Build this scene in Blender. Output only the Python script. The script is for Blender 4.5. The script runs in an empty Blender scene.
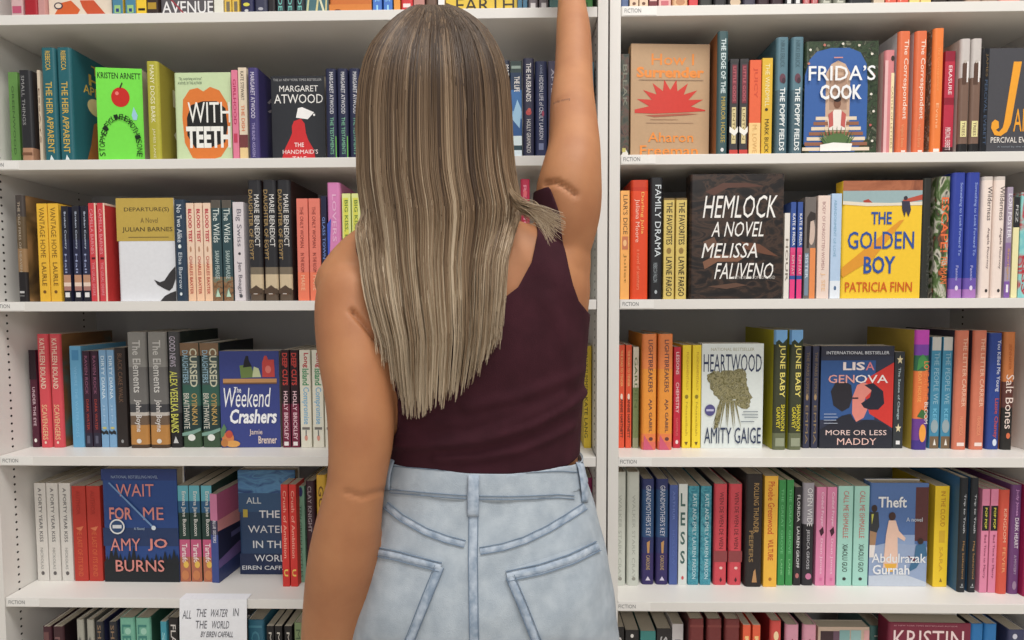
import bpy, bmesh, math, random
import numpy as np
from mathutils import Vector, Matrix
from mathutils.bvhtree import BVHTree

SC = bpy.context.scene
COL = SC.collection
random.seed(7)
RNG = np.random.default_rng(7)

# ------------------------------------------------------------------ camera
H = 1.30                       # camera height above the floor (m)
F_PX, CY_PX = 560.0, 328.0     # focal length and principal row in the 1024x640 frame
YAW, PITCH, ROLL = 0.0199, 0.0481, -0.0039
D = 1.11                       # distance from the camera to the shelf fronts

def cam_axes():
    cy, sy = math.cos(YAW), math.sin(YAW)
    fwd = Vector((-sy*math.cos(PITCH), cy*math.cos(PITCH), -math.sin(PITCH)))
    right = Vector((cy, sy, 0.0))
    up = right.cross(fwd)
    cr, sr = math.cos(ROLL), math.sin(ROLL)
    return right*cr + up*sr, up*cr - right*sr, fwd
CR, CU, CF = cam_axes()
CAM = Vector((0.0, 0.0, H))
cam_data = bpy.data.cameras.new('camera')
cam_data.sensor_width = 36.0
cam_data.lens = F_PX/1024.0*36.0
cam_data.shift_y = (CY_PX-320.0)/1024.0
cam_data.clip_start = 0.02
cam = bpy.data.objects.new('camera', cam_data)
COL.objects.link(cam)
M = Matrix.Identity(4)
for i in range(3):
    M[i][0], M[i][1], M[i][2], M[i][3] = CR[i], CU[i], -CF[i], CAM[i]
cam.matrix_world = M
SC.camera = cam

def P(px, py, Y):
    """where the sight line through photo point (px, py) meets the upright plane at distance Y"""
    d = CR*((px-512.0)/F_PX) - CU*((py-CY_PX)/F_PX) + CF
    return CAM + d*(Y/d.y)

def proj(v):
    q = Vector(v)-CAM
    d = q.dot(CF)
    return 512.0+F_PX*q.dot(CR)/d, CY_PX-F_PX*q.dot(CU)/d

# ------------------------------------------------------------------ world, lights, exposure
world = bpy.data.worlds.new('world'); SC.world = world
world.use_nodes = True
wb = world.node_tree.nodes['Background']
wb.inputs[0].default_value = (1.0, 0.985, 0.97, 1)
wb.inputs[1].default_value = 0.30

def area(name, loc, target, sx, sy, power, color):
    l = bpy.data.lights.new(name, 'AREA')
    l.shape = 'RECTANGLE'; l.size = sx; l.size_y = sy
    l.energy = power; l.color = color
    o = bpy.data.objects.new(name, l); COL.objects.link(o)
    o.location = loc
    o.rotation_euler = (Vector(target)-Vector(loc)).to_track_quat('-Z', 'Y').to_euler()
    return o
area('ceiling_panel_light', (1.05, -0.30, 4.4), (0.8, 0.9, 0.9), 1.6, 0.9, 78, (1.0, 0.965, 0.91))
area('ceiling_panel_light', (-0.85, -0.30, 4.4), (-0.6, 0.9, 0.9), 1.6, 0.9, 27, (0.99, 0.97, 0.94))
area('ceiling_panel_light', (0.75, -3.3, 3.4), (0.4, 0.9, 0.9), 2.4, 1.2, 52, (1.0, 0.975, 0.94))

vs = SC.view_settings
vs.view_transform = 'Standard'; vs.look = 'None'
vs.exposure = 0.16; vs.gamma = 1.0; vs.use_curve_mapping = False
SC.cycles.max_bounces = 6

# ------------------------------------------------------------------ materials
def lin(c):
    r = []
    for x in c[:3]:
        x = x/255.0
        r.append(x/12.92 if x <= 0.04045 else ((x+0.055)/1.055)**2.4)
    return (r[0], r[1], r[2], 1.0)

MATS = {}
def mat(c, rough=0.45, kind='paper'):
    """printed stock / painted board / ink: a colour with a faint fibre mottle"""
    key = (tuple(c), rough, kind)
    if key in MATS: return MATS[key]
    m = bpy.data.materials.new('%s_%02x%02x%02x' % ((kind,)+tuple(int(v) for v in c[:3])))
    m.use_nodes = True
    nt = m.node_tree; b = nt.nodes['Principled BSDF']
    g_ = 0.30*c[0]+0.55*c[1]+0.15*c[2]
    base = lin([x*0.90+g_*0.10 for x in c[:3]])
    no = nt.nodes.new('ShaderNodeTexNoise'); no.inputs['Scale'].default_value = 140.0 if kind != 'board' else 30.0
    mx = nt.nodes.new('ShaderNodeMix'); mx.data_type = 'RGBA'
    mx.inputs[6].default_value = base
    mx.inputs[7].default_value = tuple(min(1.0, v*(1.10 if kind != 'board' else 1.03)+0.003) for v in base[:3])+(1,)
    tc = nt.nodes.new('ShaderNodeTexCoord')
    nt.links.new(tc.outputs['Object'], no.inputs['Vector'])
    nt.links.new(no.outputs['Fac'], mx.inputs[0])
    nt.links.new(mx.outputs[2], b.inputs['Base Color'])
    b.inputs['Roughness'].default_value = rough
    b.inputs['Specular IOR Level'].default_value = 0.35
    MATS[key] = m
    return m

def art(cols, scale=18.0, dist=1.5, rough=0.4, stretch=(1, 1, 1)):
    """printed artwork: patches of several inks in a noise pattern"""
    key = ('art', tuple(cols), scale, dist, stretch)
    if key in MATS: return MATS[key]
    m = bpy.data.materials.new('printed_artwork'); m.use_nodes = True
    nt = m.node_tree; b = nt.nodes['Principled BSDF']
    tc = nt.nodes.new('ShaderNodeTexCoord'); mp = nt.nodes.new('ShaderNodeMapping')
    mp.inputs['Scale'].default_value = stretch
    no = nt.nodes.new('ShaderNodeTexNoise'); no.inputs['Scale'].default_value = scale
    no.inputs['Distortion'].default_value = dist; no.inputs['Detail'].default_value = 3
    rp = nt.nodes.new('ShaderNodeValToRGB'); e = rp.color_ramp.elements
    n = len(cols)
    for i, c in enumerate(cols):
        p = 0.30+0.40*i/max(1, n-1)
        if i < 2: e[i].position = p
        el = e[i] if i < 2 else e.new(p)
        el.color = lin(c)
    nt.links.new(tc.outputs['Object'], mp.inputs[0]); nt.links.new(mp.outputs[0], no.inputs['Vector'])
    nt.links.new(no.outputs['Fac'], rp.inputs[0]); nt.links.new(rp.outputs[0], b.inputs['Base Color'])
    b.inputs['Roughness'].default_value = rough; b.inputs['Specular IOR Level'].default_value = 0.35
    MATS[key] = m
    return m

def M_(c, rough=0.45):
    return c if isinstance(c, bpy.types.Material) else mat(c, rough)

WHITE = mat((226, 223, 218), 0.4, 'board')
HOLE = mat((40, 36, 34), 0.8, 'hole')
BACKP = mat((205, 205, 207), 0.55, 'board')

def page_material():
    m = bpy.data.materials.new('page_edges'); m.use_nodes = True
    nt = m.node_tree; b = nt.nodes['Principled BSDF']
    tc = nt.nodes.new('ShaderNodeTexCoord'); wv = nt.nodes.new('ShaderNodeTexWave')
    wv.bands_direction = 'X'; wv.inputs['Scale'].default_value = 380.0; wv.inputs['Distortion'].default_value = 1.0
    rp = nt.nodes.new('ShaderNodeValToRGB')
    rp.color_ramp.elements[0].color = lin((164, 154, 138)); rp.color_ramp.elements[1].color = lin((196, 186, 167))
    nt.links.new(tc.outputs['Object'], wv.inputs['Vector']); nt.links.new(wv.outputs['Fac'], rp.inputs[0])
    nt.links.new(rp.outputs[0], b.inputs['Base Color']); b.inputs['Roughness'].default_value = 0.9
    return m
PAGES = page_material()

# ------------------------------------------------------------------ mesh helpers
class MB:
    """collects faces with their materials and links them as one mesh object"""
    def __init__(s): s.v = []; s.f = []; s.m = []; s.mats = []
    def mi(s, m):
        if m not in s.mats: s.mats.append(m)
        return s.mats.index(m)
    def add(s, verts, faces, m):
        o = len(s.v); k = s.mi(m)
        s.v.extend([tuple(v) for v in verts])
        for f in faces: s.f.append(tuple(i+o for i in f)); s.m.append(k)
    def box(s, x0, x1, y0, y1, z0, z1, m):
        s.add([(x0,y0,z0),(x1,y0,z0),(x1,y1,z0),(x0,y1,z0),(x0,y0,z1),(x1,y0,z1),(x1,y1,z1),(x0,y1,z1)],
              [(0,3,2,1),(4,5,6,7),(0,1,5,4),(1,2,6,5),(2,3,7,6),(3,0,4,7)], m)
    def build(s, name, parent=None, smooth=False):
        me = bpy.data.meshes.new(name)
        me.from_pydata(s.v, [], s.f)
        for m in s.mats: me.materials.append(m)
        me.polygons.foreach_set('material_index', s.m)
        if smooth: me.polygons.foreach_set('use_smooth', [True]*len(s.f))
        me.update()
        o = bpy.data.objects.new(name, me); COL.objects.link(o)
        if parent: o.parent = parent
        return o

def bevel(o, w, seg=2):
    b = o.modifiers.new('bevel', 'BEVEL'); b.width = w; b.segments = seg; b.limit_method = 'ANGLE'
    return o

def root(name, loc, label, cat, group=None):
    o = bpy.data.objects.new(name, None); COL.objects.link(o)
    o.location = loc; o.empty_display_size = 0.05
    o['label'] = label; o['category'] = cat
    if group: o['group'] = group
    return o

def struct(o):
    o['kind'] = 'structure'; return o

TXT = {}
def text2d(s, bold):
    if any(ch in s for ch in 'MW'): bold = 0.0
    elif any(ch in s for ch in 'NVmwvA'): bold = min(bold, 0.008)
    key = (s, bold)
    if key in TXT: return TXT[key]
    cu = bpy.data.curves.new('lettering', 'FONT')
    cu.body = s; cu.offset = bold; cu.resolution_u = 2; cu.fill_mode = 'FRONT'
    ob = bpy.data.objects.new('lettering', cu)
    me = bpy.data.meshes.new_from_object(ob)
    v = np.array([(p.co.x, p.co.y) for p in me.vertices]) if len(me.vertices) else np.zeros((1, 2))
    f = [tuple(p.vertices) for p in me.polygons]
    bpy.data.objects.remove(ob); bpy.data.curves.remove(cu); bpy.data.meshes.remove(me)
    lo, hi = v.min(0), v.max(0)
    v = (v-lo)/np.maximum(hi-lo, 1e-6)
    TXT[key] = (v, f)
    return v, f

# ------------------------------------------------------------------ printed elements (fractions of a face; u to the right, v down from the top)
TI, AU, AR = 'title_lettering', 'author_lettering', 'cover_artwork'
def t(s, x0, x1, y0, y1, c, n=TI, bold=0.012, shear=0.0): return ('t', n, s, x0, x1, y0, y1, c, bold, shear)
def v(s, y0, y1, c, x0=0.25, x1=0.75, n=TI, bold=0.012): return ('v', n, s, x0, x1, y0, y1, c, bold, 0)
def r(x0, x1, y0, y1, c, n=AR): return ('p', n, [(x0,y0),(x1,y0),(x1,y1),(x0,y1)], c)
def e(cx, cy, rx, ry, c, n=AR): return ('p', n, [(cx+rx*math.cos(a*math.pi/12), cy+ry*math.sin(a*math.pi/12)) for a in range(24)], c)
def pg(pts, c, n=AR): return ('p', n, pts, c)
def blob(cx, cy, rx, ry, amp, seed, c, n=AR, k=48):
    """a ragged-edged printed shape"""
    g = random.Random(seed)
    ph = [(g.uniform(0, 6.28), g.choice((3, 5, 8, 13, 17)), g.uniform(.3, 1)) for _ in range(6)]
    pts = []
    for i in range(k):
        a = 2*math.pi*i/k
        m = 1+amp*sum(w*math.sin(f*a+p) for p, f, w in ph)/3
        pts.append((cx+rx*m*math.cos(a), cy+ry*m*math.sin(a)))
    return ('p', n, pts, c)

def tri2d(pts):
    """ear-clipping through Blender's own tessellator"""
    from mathutils.geometry import tessellate_polygon
    return [tuple(f) for f in tessellate_polygon([[Vector((x, y, 0)) for x, y in pts]])]

def emit(parts, els, W, Ht, place, start=0):
    """turn printed elements into flat meshes through place(u, v, layer)"""
    for i, el in enumerate(els):
        lay = start+i
        # each line of lettering is an object of its own
        own = (el[0] in 'tv') or el[1].startswith('woodgrain')
        mb = parts.setdefault(el[1]+('|%d' % i if own else ''), MB())
        if el[0] in 'tv':
            _, n, s, x0, x1, y0, y1, c, bold, sh = el
            q, f = text2d(s, bold)
            if el[0] == 't':
                uu = x0+(x1-x0)*q[:, 0] + sh*(q[:, 1]-0.5)*(x1-x0); vv = y1-(y1-y0)*q[:, 1]
            else:
                vv = y0+(y1-y0)*q[:, 0]; uu = x0+(x1-x0)*q[:, 1]
            mb.add([place(a*W, b*Ht, lay) for a, b in zip(uu, vv)], f, M_(c, 0.4))
        elif el[0] == 'c':
            _, n, s, cx, cy, cw, ch, ang, c = el
            q, f = text2d(s, 0.0)
            ca, sa = math.cos(ang), math.sin(ang)
            mb.add([place(cx*W+(a-.5)*cw*ca+(b-.5)*ch*sa, cy*Ht+(a-.5)*cw*sa-(b-.5)*ch*ca, lay) for a, b in q], f, M_(c, 0.4))
        else:
            pts = el[2]
            mb.add([place(a*W, b*Ht, lay) for a, b in pts], tri2d(pts), M_(el[3], 0.4))

# ------------------------------------------------------------------ a book
def fix_normals(o):
    pass

def make_book(th, Ht, W, kind, spine_c, front_c, back_c, bands=(), spine=(), front=(), back=(), root_o=None):
    """local frame: spine on -Y, front cover on +X, base centre at the origin"""
    hard = kind == 'h'
    ct = 0.0022 if hard else 0.0006
    rr = min(th*0.28, 0.006) if hard else min(th*0.06, 0.001)
    ns = 4 if hard else 2
    prof = [(0, W, 'b'), (0, rr, 's')]
    for i in range(1, ns+1):
        a = math.pi/2*i/ns
        prof.append((rr-rr*math.cos(a), rr-rr*math.sin(a), 's'))
    for i in range(0, ns+1):
        a = math.pi/2*i/ns
        if i == 0: prof.append((th-rr, 0, 's'))
        else: prof.append((th-rr+rr*math.sin(a), rr-rr*math.cos(a), 's'))
    prof[-1] = (th, rr, 'f')
    prof.append((th, W, 'f'))
    n = len(prof)
    inner = []
    for (x, y, k) in prof:
        ix = min(max(x, ct), th-ct); iy = max(y, ct)
        inner.append((ix, iy))
    cuts = sorted({0.0, 1.0} | {b[0] for b in bands} | {b[1] for b in bands})
    zs = [Ht*(1-c) for c in cuts]
    sm, fm, bm = M_(spine_c), M_(front_c), M_(back_c)
    parts = {}
    mb = parts.setdefault('cover', MB())
    ox, oy = -th/2, -W/2
    def band_m(z):
        fr = 1-z/Ht
        for b in bands:
            if b[0] <= fr <= b[1]: return M_(b[2])
        return sm
    for a in range(len(cuts)-1):
        z1, z0 = zs[a], zs[a+1]
        for i in range(n-1):
            (x0, y0, k0), (x1, y1, k1) = prof[i], prof[i+1]
            m = bm if i == 0 else (fm if i == n-2 else band_m((z0+z1)/2))
            mb.add([(x0+ox,y0+oy,z0),(x1+ox,y1+oy,z0),(x1+ox,y1+oy,z1),(x0+ox,y0+oy,z1)], [(0,1,2,3)], m)
            (a0, b0), (a1, b1) = inner[i], inner[i+1]
            mb.add([(a0+ox,b0+oy,z0),(a1+ox,b1+oy,z0),(a1+ox,b1+oy,z1),(a0+ox,b0+oy,z1)], [(3,2,1,0)], PAPER_IN)
    for z, fl in ((0.0, 1), (Ht, 0)):
        for i in range(n-1):
            m = bm if i == 0 else (fm if i == n-2 else band_m(min(max(z, 0.001), Ht-0.001)))
            q = [(prof[i][0]+ox,prof[i][1]+oy,z),(prof[i+1][0]+ox,prof[i+1][1]+oy,z),(inner[i+1][0]+ox,inner[i+1][1]+oy,z),(inner[i][0]+ox,inner[i][1]+oy,z)]
            mb.add(q, [(3,2,1,0)] if fl else [(0,1,2,3)], m)
    for i in (0, n-1):
        q = [(prof[i][0]+ox,W+oy,0),(inner[i][0]+ox,W+oy,0),(inner[i][0]+ox,W+oy,Ht),(prof[i][0]+ox,W+oy,Ht)]
        mb.add(q, [(0,1,2,3)] if i == 0 else [(3,2,1,0)], bm if i == 0 else fm)
    iz = 0.003 if hard else 0.0004
    iw = 0.004 if hard else 0.0005
    pb = parts.setdefault('page_block', MB())
    pb.box(ox+ct, ox+th-ct, oy+ct+0.0005, oy+W-iw, iz, Ht-iz, PAGES)
    eps = 0.00025
    emit(parts, spine, th, Ht, lambda u, w, l: (ox+u, oy-eps-0.00008*l, Ht-w))
    emit(parts, front, W, Ht, lambda u, w, l: (ox+th+eps+0.00008*l, oy+u, Ht-w))
    emit(parts, back, W, Ht, lambda u, w, l: (ox-eps-0.00008*l, oy+W-u, Ht-w))
    kids = []
    cov = parts.pop('cover').build('cover', root_o)
    pbo = parts.pop('page_block').build('page_block', root_o)
    for nme, b in parts.items():
        b.build(nme.split('|')[0], cov)
    return cov
PAPER_IN = mat((232, 228, 220), 0.8)

def copy_tree(o, parent=None):
    c = o.copy(); COL.objects.link(c)
    if parent: c.parent = parent
    for ch in list(o.children): copy_tree(ch, c)
    return c

SHELF_Z = [0.5463+H, 0.2643+H, -0.0173+H, -0.3323+H, -0.6289+H, -0.9139+H, -1.2039+H]   # undersides
SH_T = 0.0195
SHELF_TOP = [z+SH_T for z in SHELF_Z]
ORD = ['top', 'second', 'third', 'fourth', 'fifth', 'sixth']
POSW = {1: [''], 2: ['left', 'right'], 3: ['left', 'middle', 'right']}
NUMW = {2: 'two', 3: 'three'}

BOXES = []
def shelf_y(row, py, px):
    """distance behind the shelf front where the photo shows a foot on this shelf"""
    z = SHELF_TOP[row]
    d = CR*((px-512.0)/F_PX) - CU*((py-CY_PX)/F_PX) + CF
    return d.y*((z-H)/d.z)

def B(row, xs, top, desc, spine_c, kind='h', bot=None, dd=None, W=None, front_c=None, back_c=None, name=None,
      bands=(), spine=(), front=(), back=(), face=False, th=None, yaw=0.0):
    """one title: every (x left, x right) pair in xs is a copy of it"""
    if isinstance(xs, tuple): xs = [xs]
    side = 'left' if xs[0][0] < 605 else 'right'
    n = len(xs)
    xm = (xs[0][0]+xs[0][1])/2
    if dd is None:
        dd = 0.012 if bot is None else max(0.006, min(0.07, shelf_y(row, bot, xm)-D))
    Y = D+dd
    zb = SHELF_TOP[row]+0.0004
    ym = (top + proj((P(xm, 300, Y).x, Y, zb))[1])/2
    Ht = P(xm, top, Y).z - zb
    fc = front_c or spine_c; bc = back_c or spine_c
    kind_name = name or ('hardcover_book' if kind == 'h' else 'paperback_book')
    where = '%s bookcase, %s shelf' % (side, ORD[row])
    grp = None
    if n > 1: grp = desc+', '+where
    first = None
    wid = [P(b, ym, Y).x-P(a, ym, Y).x for a, b in xs]
    tk = min(wid)-0.0006
    for i, (a, b) in enumerate(xs):
        xc = (P(a, ym, Y).x+P(b, ym, Y).x)/2
        if n > 1: lab = '%s of %s %s, %s' % (POSW[n][i], NUMW[n], desc, where)
        else: lab = desc+', '+where
        if face:
            w_ = wid[i]; t_ = th or 0.026
            loc = (xc, Y+t_/2, zb)
        else:
            w_ = W or (0.155 if kind == 'h' else 0.138)
            loc = (xc, Y+w_/2, zb)
        BOXES.append((row, lab, xc-(w_ if face else tk)/2, xc+(w_ if face else tk)/2, Y, Y+(t_ if face else w_)))
        if first is None:
            o = root(kind_name, loc, lab, 'book', grp)
            if face: make_book(t_, Ht, w_, kind, spine_c, fc, bc, bands, spine, front, back, o)
            else: make_book(tk, Ht, w_, kind, spine_c, fc, bc, bands, spine, front, back, o)
            first = o
        else:
            o = copy_tree(first)
            o.location = loc; o['label'] = lab
        o.rotation_euler = (0, 0, (-math.pi/2 if face else 0)+math.radians(yaw))
    return first

# ------------------------------------------------------------------ room
mb = MB(); mb.box(-4.0, 4.0, -5.0, 1.45, -0.05, 0.0, mat((214, 204, 190), 0.5, 'board'))
struct(mb.build('floor'))
mb = MB(); mb.box(-4.0, 4.0, 1.41, 1.46, 0.0, 3.6, mat((214, 210, 203), 0.8, 'board'))
struct(mb.build('wall_back'))

# ------------------------------------------------------------------ the two bookcases
DEPTH = 0.285
def bookcase(name, xl, xr, label, pt_l, pt_r, sticker_px):
    """xl, xr: inner faces; pt_l, pt_r: panel thicknesses"""
    yb = D+DEPTH
    o = root(name, ((xl+xr)/2, D+DEPTH/2, 0), label, 'bookcase')
    off = Vector(o.location)
    top = SHELF_Z[0]+0.30
    def part(nm, boxes, m, bev=0.0008):
        b = MB()
        for q in boxes: b.box(q[0]-off.x, q[1]-off.x, q[2]-off.y, q[3]-off.y, q[4], q[5], m)
        ob = b.build(nm, o)
        return bevel(ob, bev)
    for (a, b_, inner, sgn) in ((xl-pt_l, xl, xl, 1), (xr, xr+pt_r, xr, -1)):
        mbp = MB(); mbp.box(a-off.x, b_-off.x, D-0.001-off.y, yb-off.y, 0.0, top+0.02, WHITE)
        ob = mbp.build('side_panel', o)
        hb = MB()
        for yy in (D+0.034, D+0.238):
            z = 0.14
            while z < top-0.03:
                ring = [(inner+sgn*q-off.x, yy-off.y+0.0024*math.cos(k*math.pi/5), z+0.0024*math.sin(k*math.pi/5)) for q in (0.0003, -0.0005) for k in range(10)]
                hb.add(ring, [tuple(range(10)), tuple(range(19, 9, -1))]+[(k, 10+k, 10+(k+1) % 10, (k+1) % 10) for k in range(10)], HOLE)
                z += 0.0162
        h = hb.build('shelf_pin_holes', ob); h['kind'] = 'stuff'
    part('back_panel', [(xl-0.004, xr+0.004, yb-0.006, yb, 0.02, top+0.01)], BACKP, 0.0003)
    part('top_panel', [(xl, xr, D, yb-0.006, top, top+0.02)], WHITE)
    part('plinth', [(xl, xr, D+0.02, D+0.038, 0.0, SHELF_Z[6]-0.001)], WHITE)
    for i, z in enumerate(SHELF_Z):
        s = part('shelf', [(xl+0.0012, xr-0.0012, D, yb-0.0065, z, z+SH_T)], WHITE)
        if i in sticker_px:
            px0, px1 = sticker_px[i]
            py = proj((xl, D, z+SH_T/2))[1]
            x0, x1 = P(px0, py, D).x, P(px1, py, D).x
            b = MB()
            b.box(x0-0.003-off.x, x1+0.03-off.x, D-0.0006-off.y, D-0.0001-off.y, z+0.002, z+SH_T-0.002, mat((232, 230, 226), 0.35, 'label'))
            st = b.build('shelf_label', s)
            q, f = text2d('FICTION', 0.0)
            b = MB()
            b.add([(x0-off.x+(x1-x0)*a, D-0.0009-off.y, z+0.0068+0.0078*c) for a, c in q], f, mat((120, 120, 122), 0.5, 'ink'))
            b.build('label_lettering', st)
    return o
XL_IN = -1.0743
XGAP = 0.1674
bookcase('bookcase', XL_IN, XGAP-0.0018-0.0195, 'white bookcase on the left, mostly behind the standing woman', 0.02, 0.0195,
         {1: (-12, 4), 2: (-6, 10), 3: (3, 18.5), 4: (9, 25)})
XR_IN = 1.042
bookcase('bookcase', XGAP+0.0018+0.0205, XR_IN, 'white bookcase on the right with FICTION labels on its shelves', 0.0205, 0.02,
         {0: (624.5, 641), 1: (623.3, 640), 2: (622.5, 638.5), 3: (620, 636.5), 4: (618.5, 635.5)})

# ------------------------------------------------------------------ books
GOLD = (214, 176, 70); WT = (236, 232, 226); BK = (28, 26, 28); CREAM = (232, 212, 184)

# ---- left bookcase, top shelf (feet only in frame)
B(0, (9, 20.5), -100, 'pink and white book with dark line at far left end', (206, 168, 168), 'p', spine=[v('MEMORY', .5, .85, (120, 40, 70)), r(.1,.9,.9,.96,(190,80,110))])
B(0, (21, 35.5), -100, 'crimson book with pink edges near far left', (172, 26, 38), 'h', bands=[(.0,.3,(210,150,150))], spine=[v('CRIMSON', .35, .8, WT)])
B(0, (36, 43), -95, 'thin dusty pink book beside the crimson one', (196, 140, 136), 'p', spine=[v('AFTER', .4, .8, (110, 50, 50))])
B(0, (46.6, 110), -98, 'face-out cream book with big orange and red shape', (222, 206, 186), 'p', face=True, dd=.02,
  front=[pg([(.05,1),(.2,.86),(.36,.84),(.5,.92),(.42,.99),(.3,1)], (214, 92, 40)), pg([(.5,.84),(.72,.84),(.9,.96),(.94,1),(.66,1),(.54,.9)], (206, 80, 44)), t('SUMMER', .1, .9, .1, .25, (60, 40, 60)), e(.16,.885,.07,.03,(60,50,70)), e(.16,.885,.05,.02,(222,206,186))])
B(0, [(110.5, 121), (123.5, 134)], -96, 'yellow sided books with blue and green spines', (70, 130, 160), 'p', front_c=(232, 190, 50), spine=[r(.2,.8,.9,.97,(150,196,120)), v('ISLAND', .4, .85, WT), r(.35,.65,.93,.96,(40,60,130))])
B(0, (134.5, 144.5), -96, 'bright yellow book with black spine print', (238, 196, 40), 'p', front_c=(238, 196, 40), spine=[v('CITY', .5, .86, BK), r(.2,.9,.93,.95,BK)])
B(0, (145, 156), -97, 'dark book with mustard print beside bright yellow one', (54, 40, 36), 'p', spine=[r(.1,.9,.88,.94,(176,140,40)), v('NIGHT', .4, .85, (176, 140, 40))])
B(0, (159.6, 212), -96, 'face-out charcoal book with white capitals at its foot', (88, 84, 88), 'p', face=True, dd=.02,
  front=[t('AVENUE', .02, 1.0, .855, .965, (228, 226, 226), bold=.03), t('THE', .3, .7, .6, .75, (228, 226, 226)), pg([(.2,.83),(.5,.99),(.48,1),(.16,.83)], (160,60,70))])
B(0, (212.5, 222), -95, 'plain white book beside the charcoal face-out book', (222, 220, 206), 'p', spine=[v('PALE', .4, .8, (120, 120, 120))])
B(0, [(223, 230), (230.5, 238)], -96, 'mustard yellow books with grey figures', (222, 184, 70), 'p', spine=[v('FRUIT', .3, .8, (90, 80, 60)), r(.3,.8,.88,.97,(120,110,90))])
B(0, (238.5, 252), -98, 'navy book with small yellow emblem', (42, 44, 84), 'h', spine=[e(.5,.91,.25,.016,(214,206,70)), v('ORBIT', .3, .8, WT), e(.5,.965,.15,.012,(200,200,200))])
B(0, (253, 266), -98, 'dark slate book with pale oval emblem', (58, 60, 84), 'h', spine=[e(.5,.95,.2,.014,(170,170,180)), v('HARBOR', .3, .85, (170, 170, 180))])
B(0, (266.5, 274), -98, 'thin black book left of teal lettered trio', (40, 36, 40), 'h', spine=[v('BLACK', .3, .8, (120, 110, 110))])
B(0, [(274.5, 283.5), (284, 293.5), (294, 303)], -98, 'black books with teal spine lettering', (38, 44, 52), 'h', spine=[v('THE TIDE', .55, .97, (110, 190, 180), .3, .75), v('SEA', .2, .45, WT)])
B(0, (304.6, 327.5), -97, 'face-out teal book crossed by pale grass blades', (70, 110, 118), 'p', face=True, dd=.02,
  front=[pg([(.0,1),(.2,.7),(.25,.7),(.1,1)], (196,200,150)), pg([(.4,1),(.7,.6),(.74,.6),(.5,1)], (206,196,140)), pg([(.6,.8),(.9,1),(.8,1),(.55,.82)], (216,214,180)), pg([(.85,1),(.95,.6),(1,.6),(.92,1)], (206,196,140))])
B(0, (328.5, 371), -80, 'face-out burnt orange book with small dark mound', (206, 110, 46), 'h', face=True, dd=.014,
  front=[r(0,1,.9,.97,(216,126,54)), e(.2,.972,.09,.02,(120,50,26)), t('DESERT', .1, .9, .2, .4, WT)])
B(0, [(372, 381), (382, 392.5)], -97, 'bright blue books above the woman’s hair', (70, 120, 206), 'p', spine=[v('BLUE', .4, .9, (150, 210, 240)), r(.4,.6,.93,.99,(150,210,240))])
B(0, (393, 399.5), -96, 'thin orange book beside bright blue pair', (232, 150, 60), 'p', spine=[v('SUN', .4, .8, WT)])
B(0, (400, 412.5), -97, 'red book with white block print above woman’s head', (216, 56, 60), 'h', spine=[r(.2,.8,.92,.955,(240,220,216)), v('HEART', .4, .88, WT)])
B(0, (413, 424), -97, 'dusty rose book above woman’s head', (190, 130, 120), 'p', spine=[v('ROSE', .4, .8, WT), r(.2,.8,.93,.97,(90,60,60))])
B(0, (425, 436.5), -97, 'brown book above woman’s head', (110, 84, 70), 'h', spine=[v('WOODS', .4, .8, CREAM), r(.2,.8,.94,.97,(200,170,120))])
B(0, (437.5, 444), -97, 'narrow white book above woman’s head', (236, 232, 232), 'p', spine=[v('SNOW', .4, .8, (100, 100, 110))])
B(0, (445, 517), -97, 'face-out yellow book with wide black capitals', (222, 186, 56), 'p', face=True, dd=.02,
  front=[t('EARTH', .15, .96, .86, .985, (52, 44, 30), bold=.0), t('THE', .3, .6, .5, .7, (52, 44, 30))])
B(0, [(517.5, 522), (522.5, 527.5)], -96, 'thin steel blue books left of the raised arm', (60, 110, 140), 'p', spine=[v('COAST', .4, .9, WT)])
B(0, [(528, 538), (538.5, 549)], -97, 'grey books with white print by raised arm', (112, 104, 108), 'h', spine=[v('STONE', .4, .88, WT), r(.25,.75,.93,.98,(214,208,208))])
B(0, (549.5, 559), -97, 'teal grey book touching the raised arm', (92, 132, 130), 'p', spine=[v('RIVER', .4, .8, WT)])
B(0, (560, 572), -93, 'plum book behind the raised forearm', (96, 44, 70), 'h', spine=[v('PLUM', .4, .8, WT)])
B(0, (583, 593), -97, 'green book at the right end by the divider', (64, 138, 62), 'p', spine=[v('GROVE', .4, .9, (190, 220, 170)), r(.2,.5,.93,.99,(40,100,44))])

# ---- left bookcase, second shelf
GR = (104, 150, 70)
B(1, (9.5, 19), 72, 'thin leaf green paperback at far left end', (92, 140, 66), 'p', spine=[v('GREENWOOD', .15, .9, (50, 80, 40), .35, .6)], dd=.03)
B(1, (19.5, 32), 70, 'black book with tan hands along its foot', (38, 38, 42), 'h', W=.135, bands=[(.85, 1, (176, 130, 100))], front_c=(52, 44, 42), dd=.012,
  spine=[v('SMALL THINGS', .06, .6, (150, 150, 150), .25, .5), r(.1,.9,.9,.93,(120,80,56))], front=[r(.25,.8,.08,.55,(120,104,80)), r(.2,.9,.6,.8,(150,150,50)), r(0,1,.85,1,(170,126,98))])
B(1, (38.5, 41.5), 70, 'very thin cream paperback left of tall teal pair', (206, 190, 166), 'p', spine=[v('ESSAYS', .2, .8, (120, 90, 70))])
TEAL = (32, 98, 108)
heir = [v('THE HEIR APPARENT', .30, .93, GOLD, .3, .75, bold=.02), v('REBECCA', .03, .2, GOLD, .35, .7, AU), pg([(.4,.99),(.5,.945),(.7,.99)], (220,230,230), 'publisher_emblem')]
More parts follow.
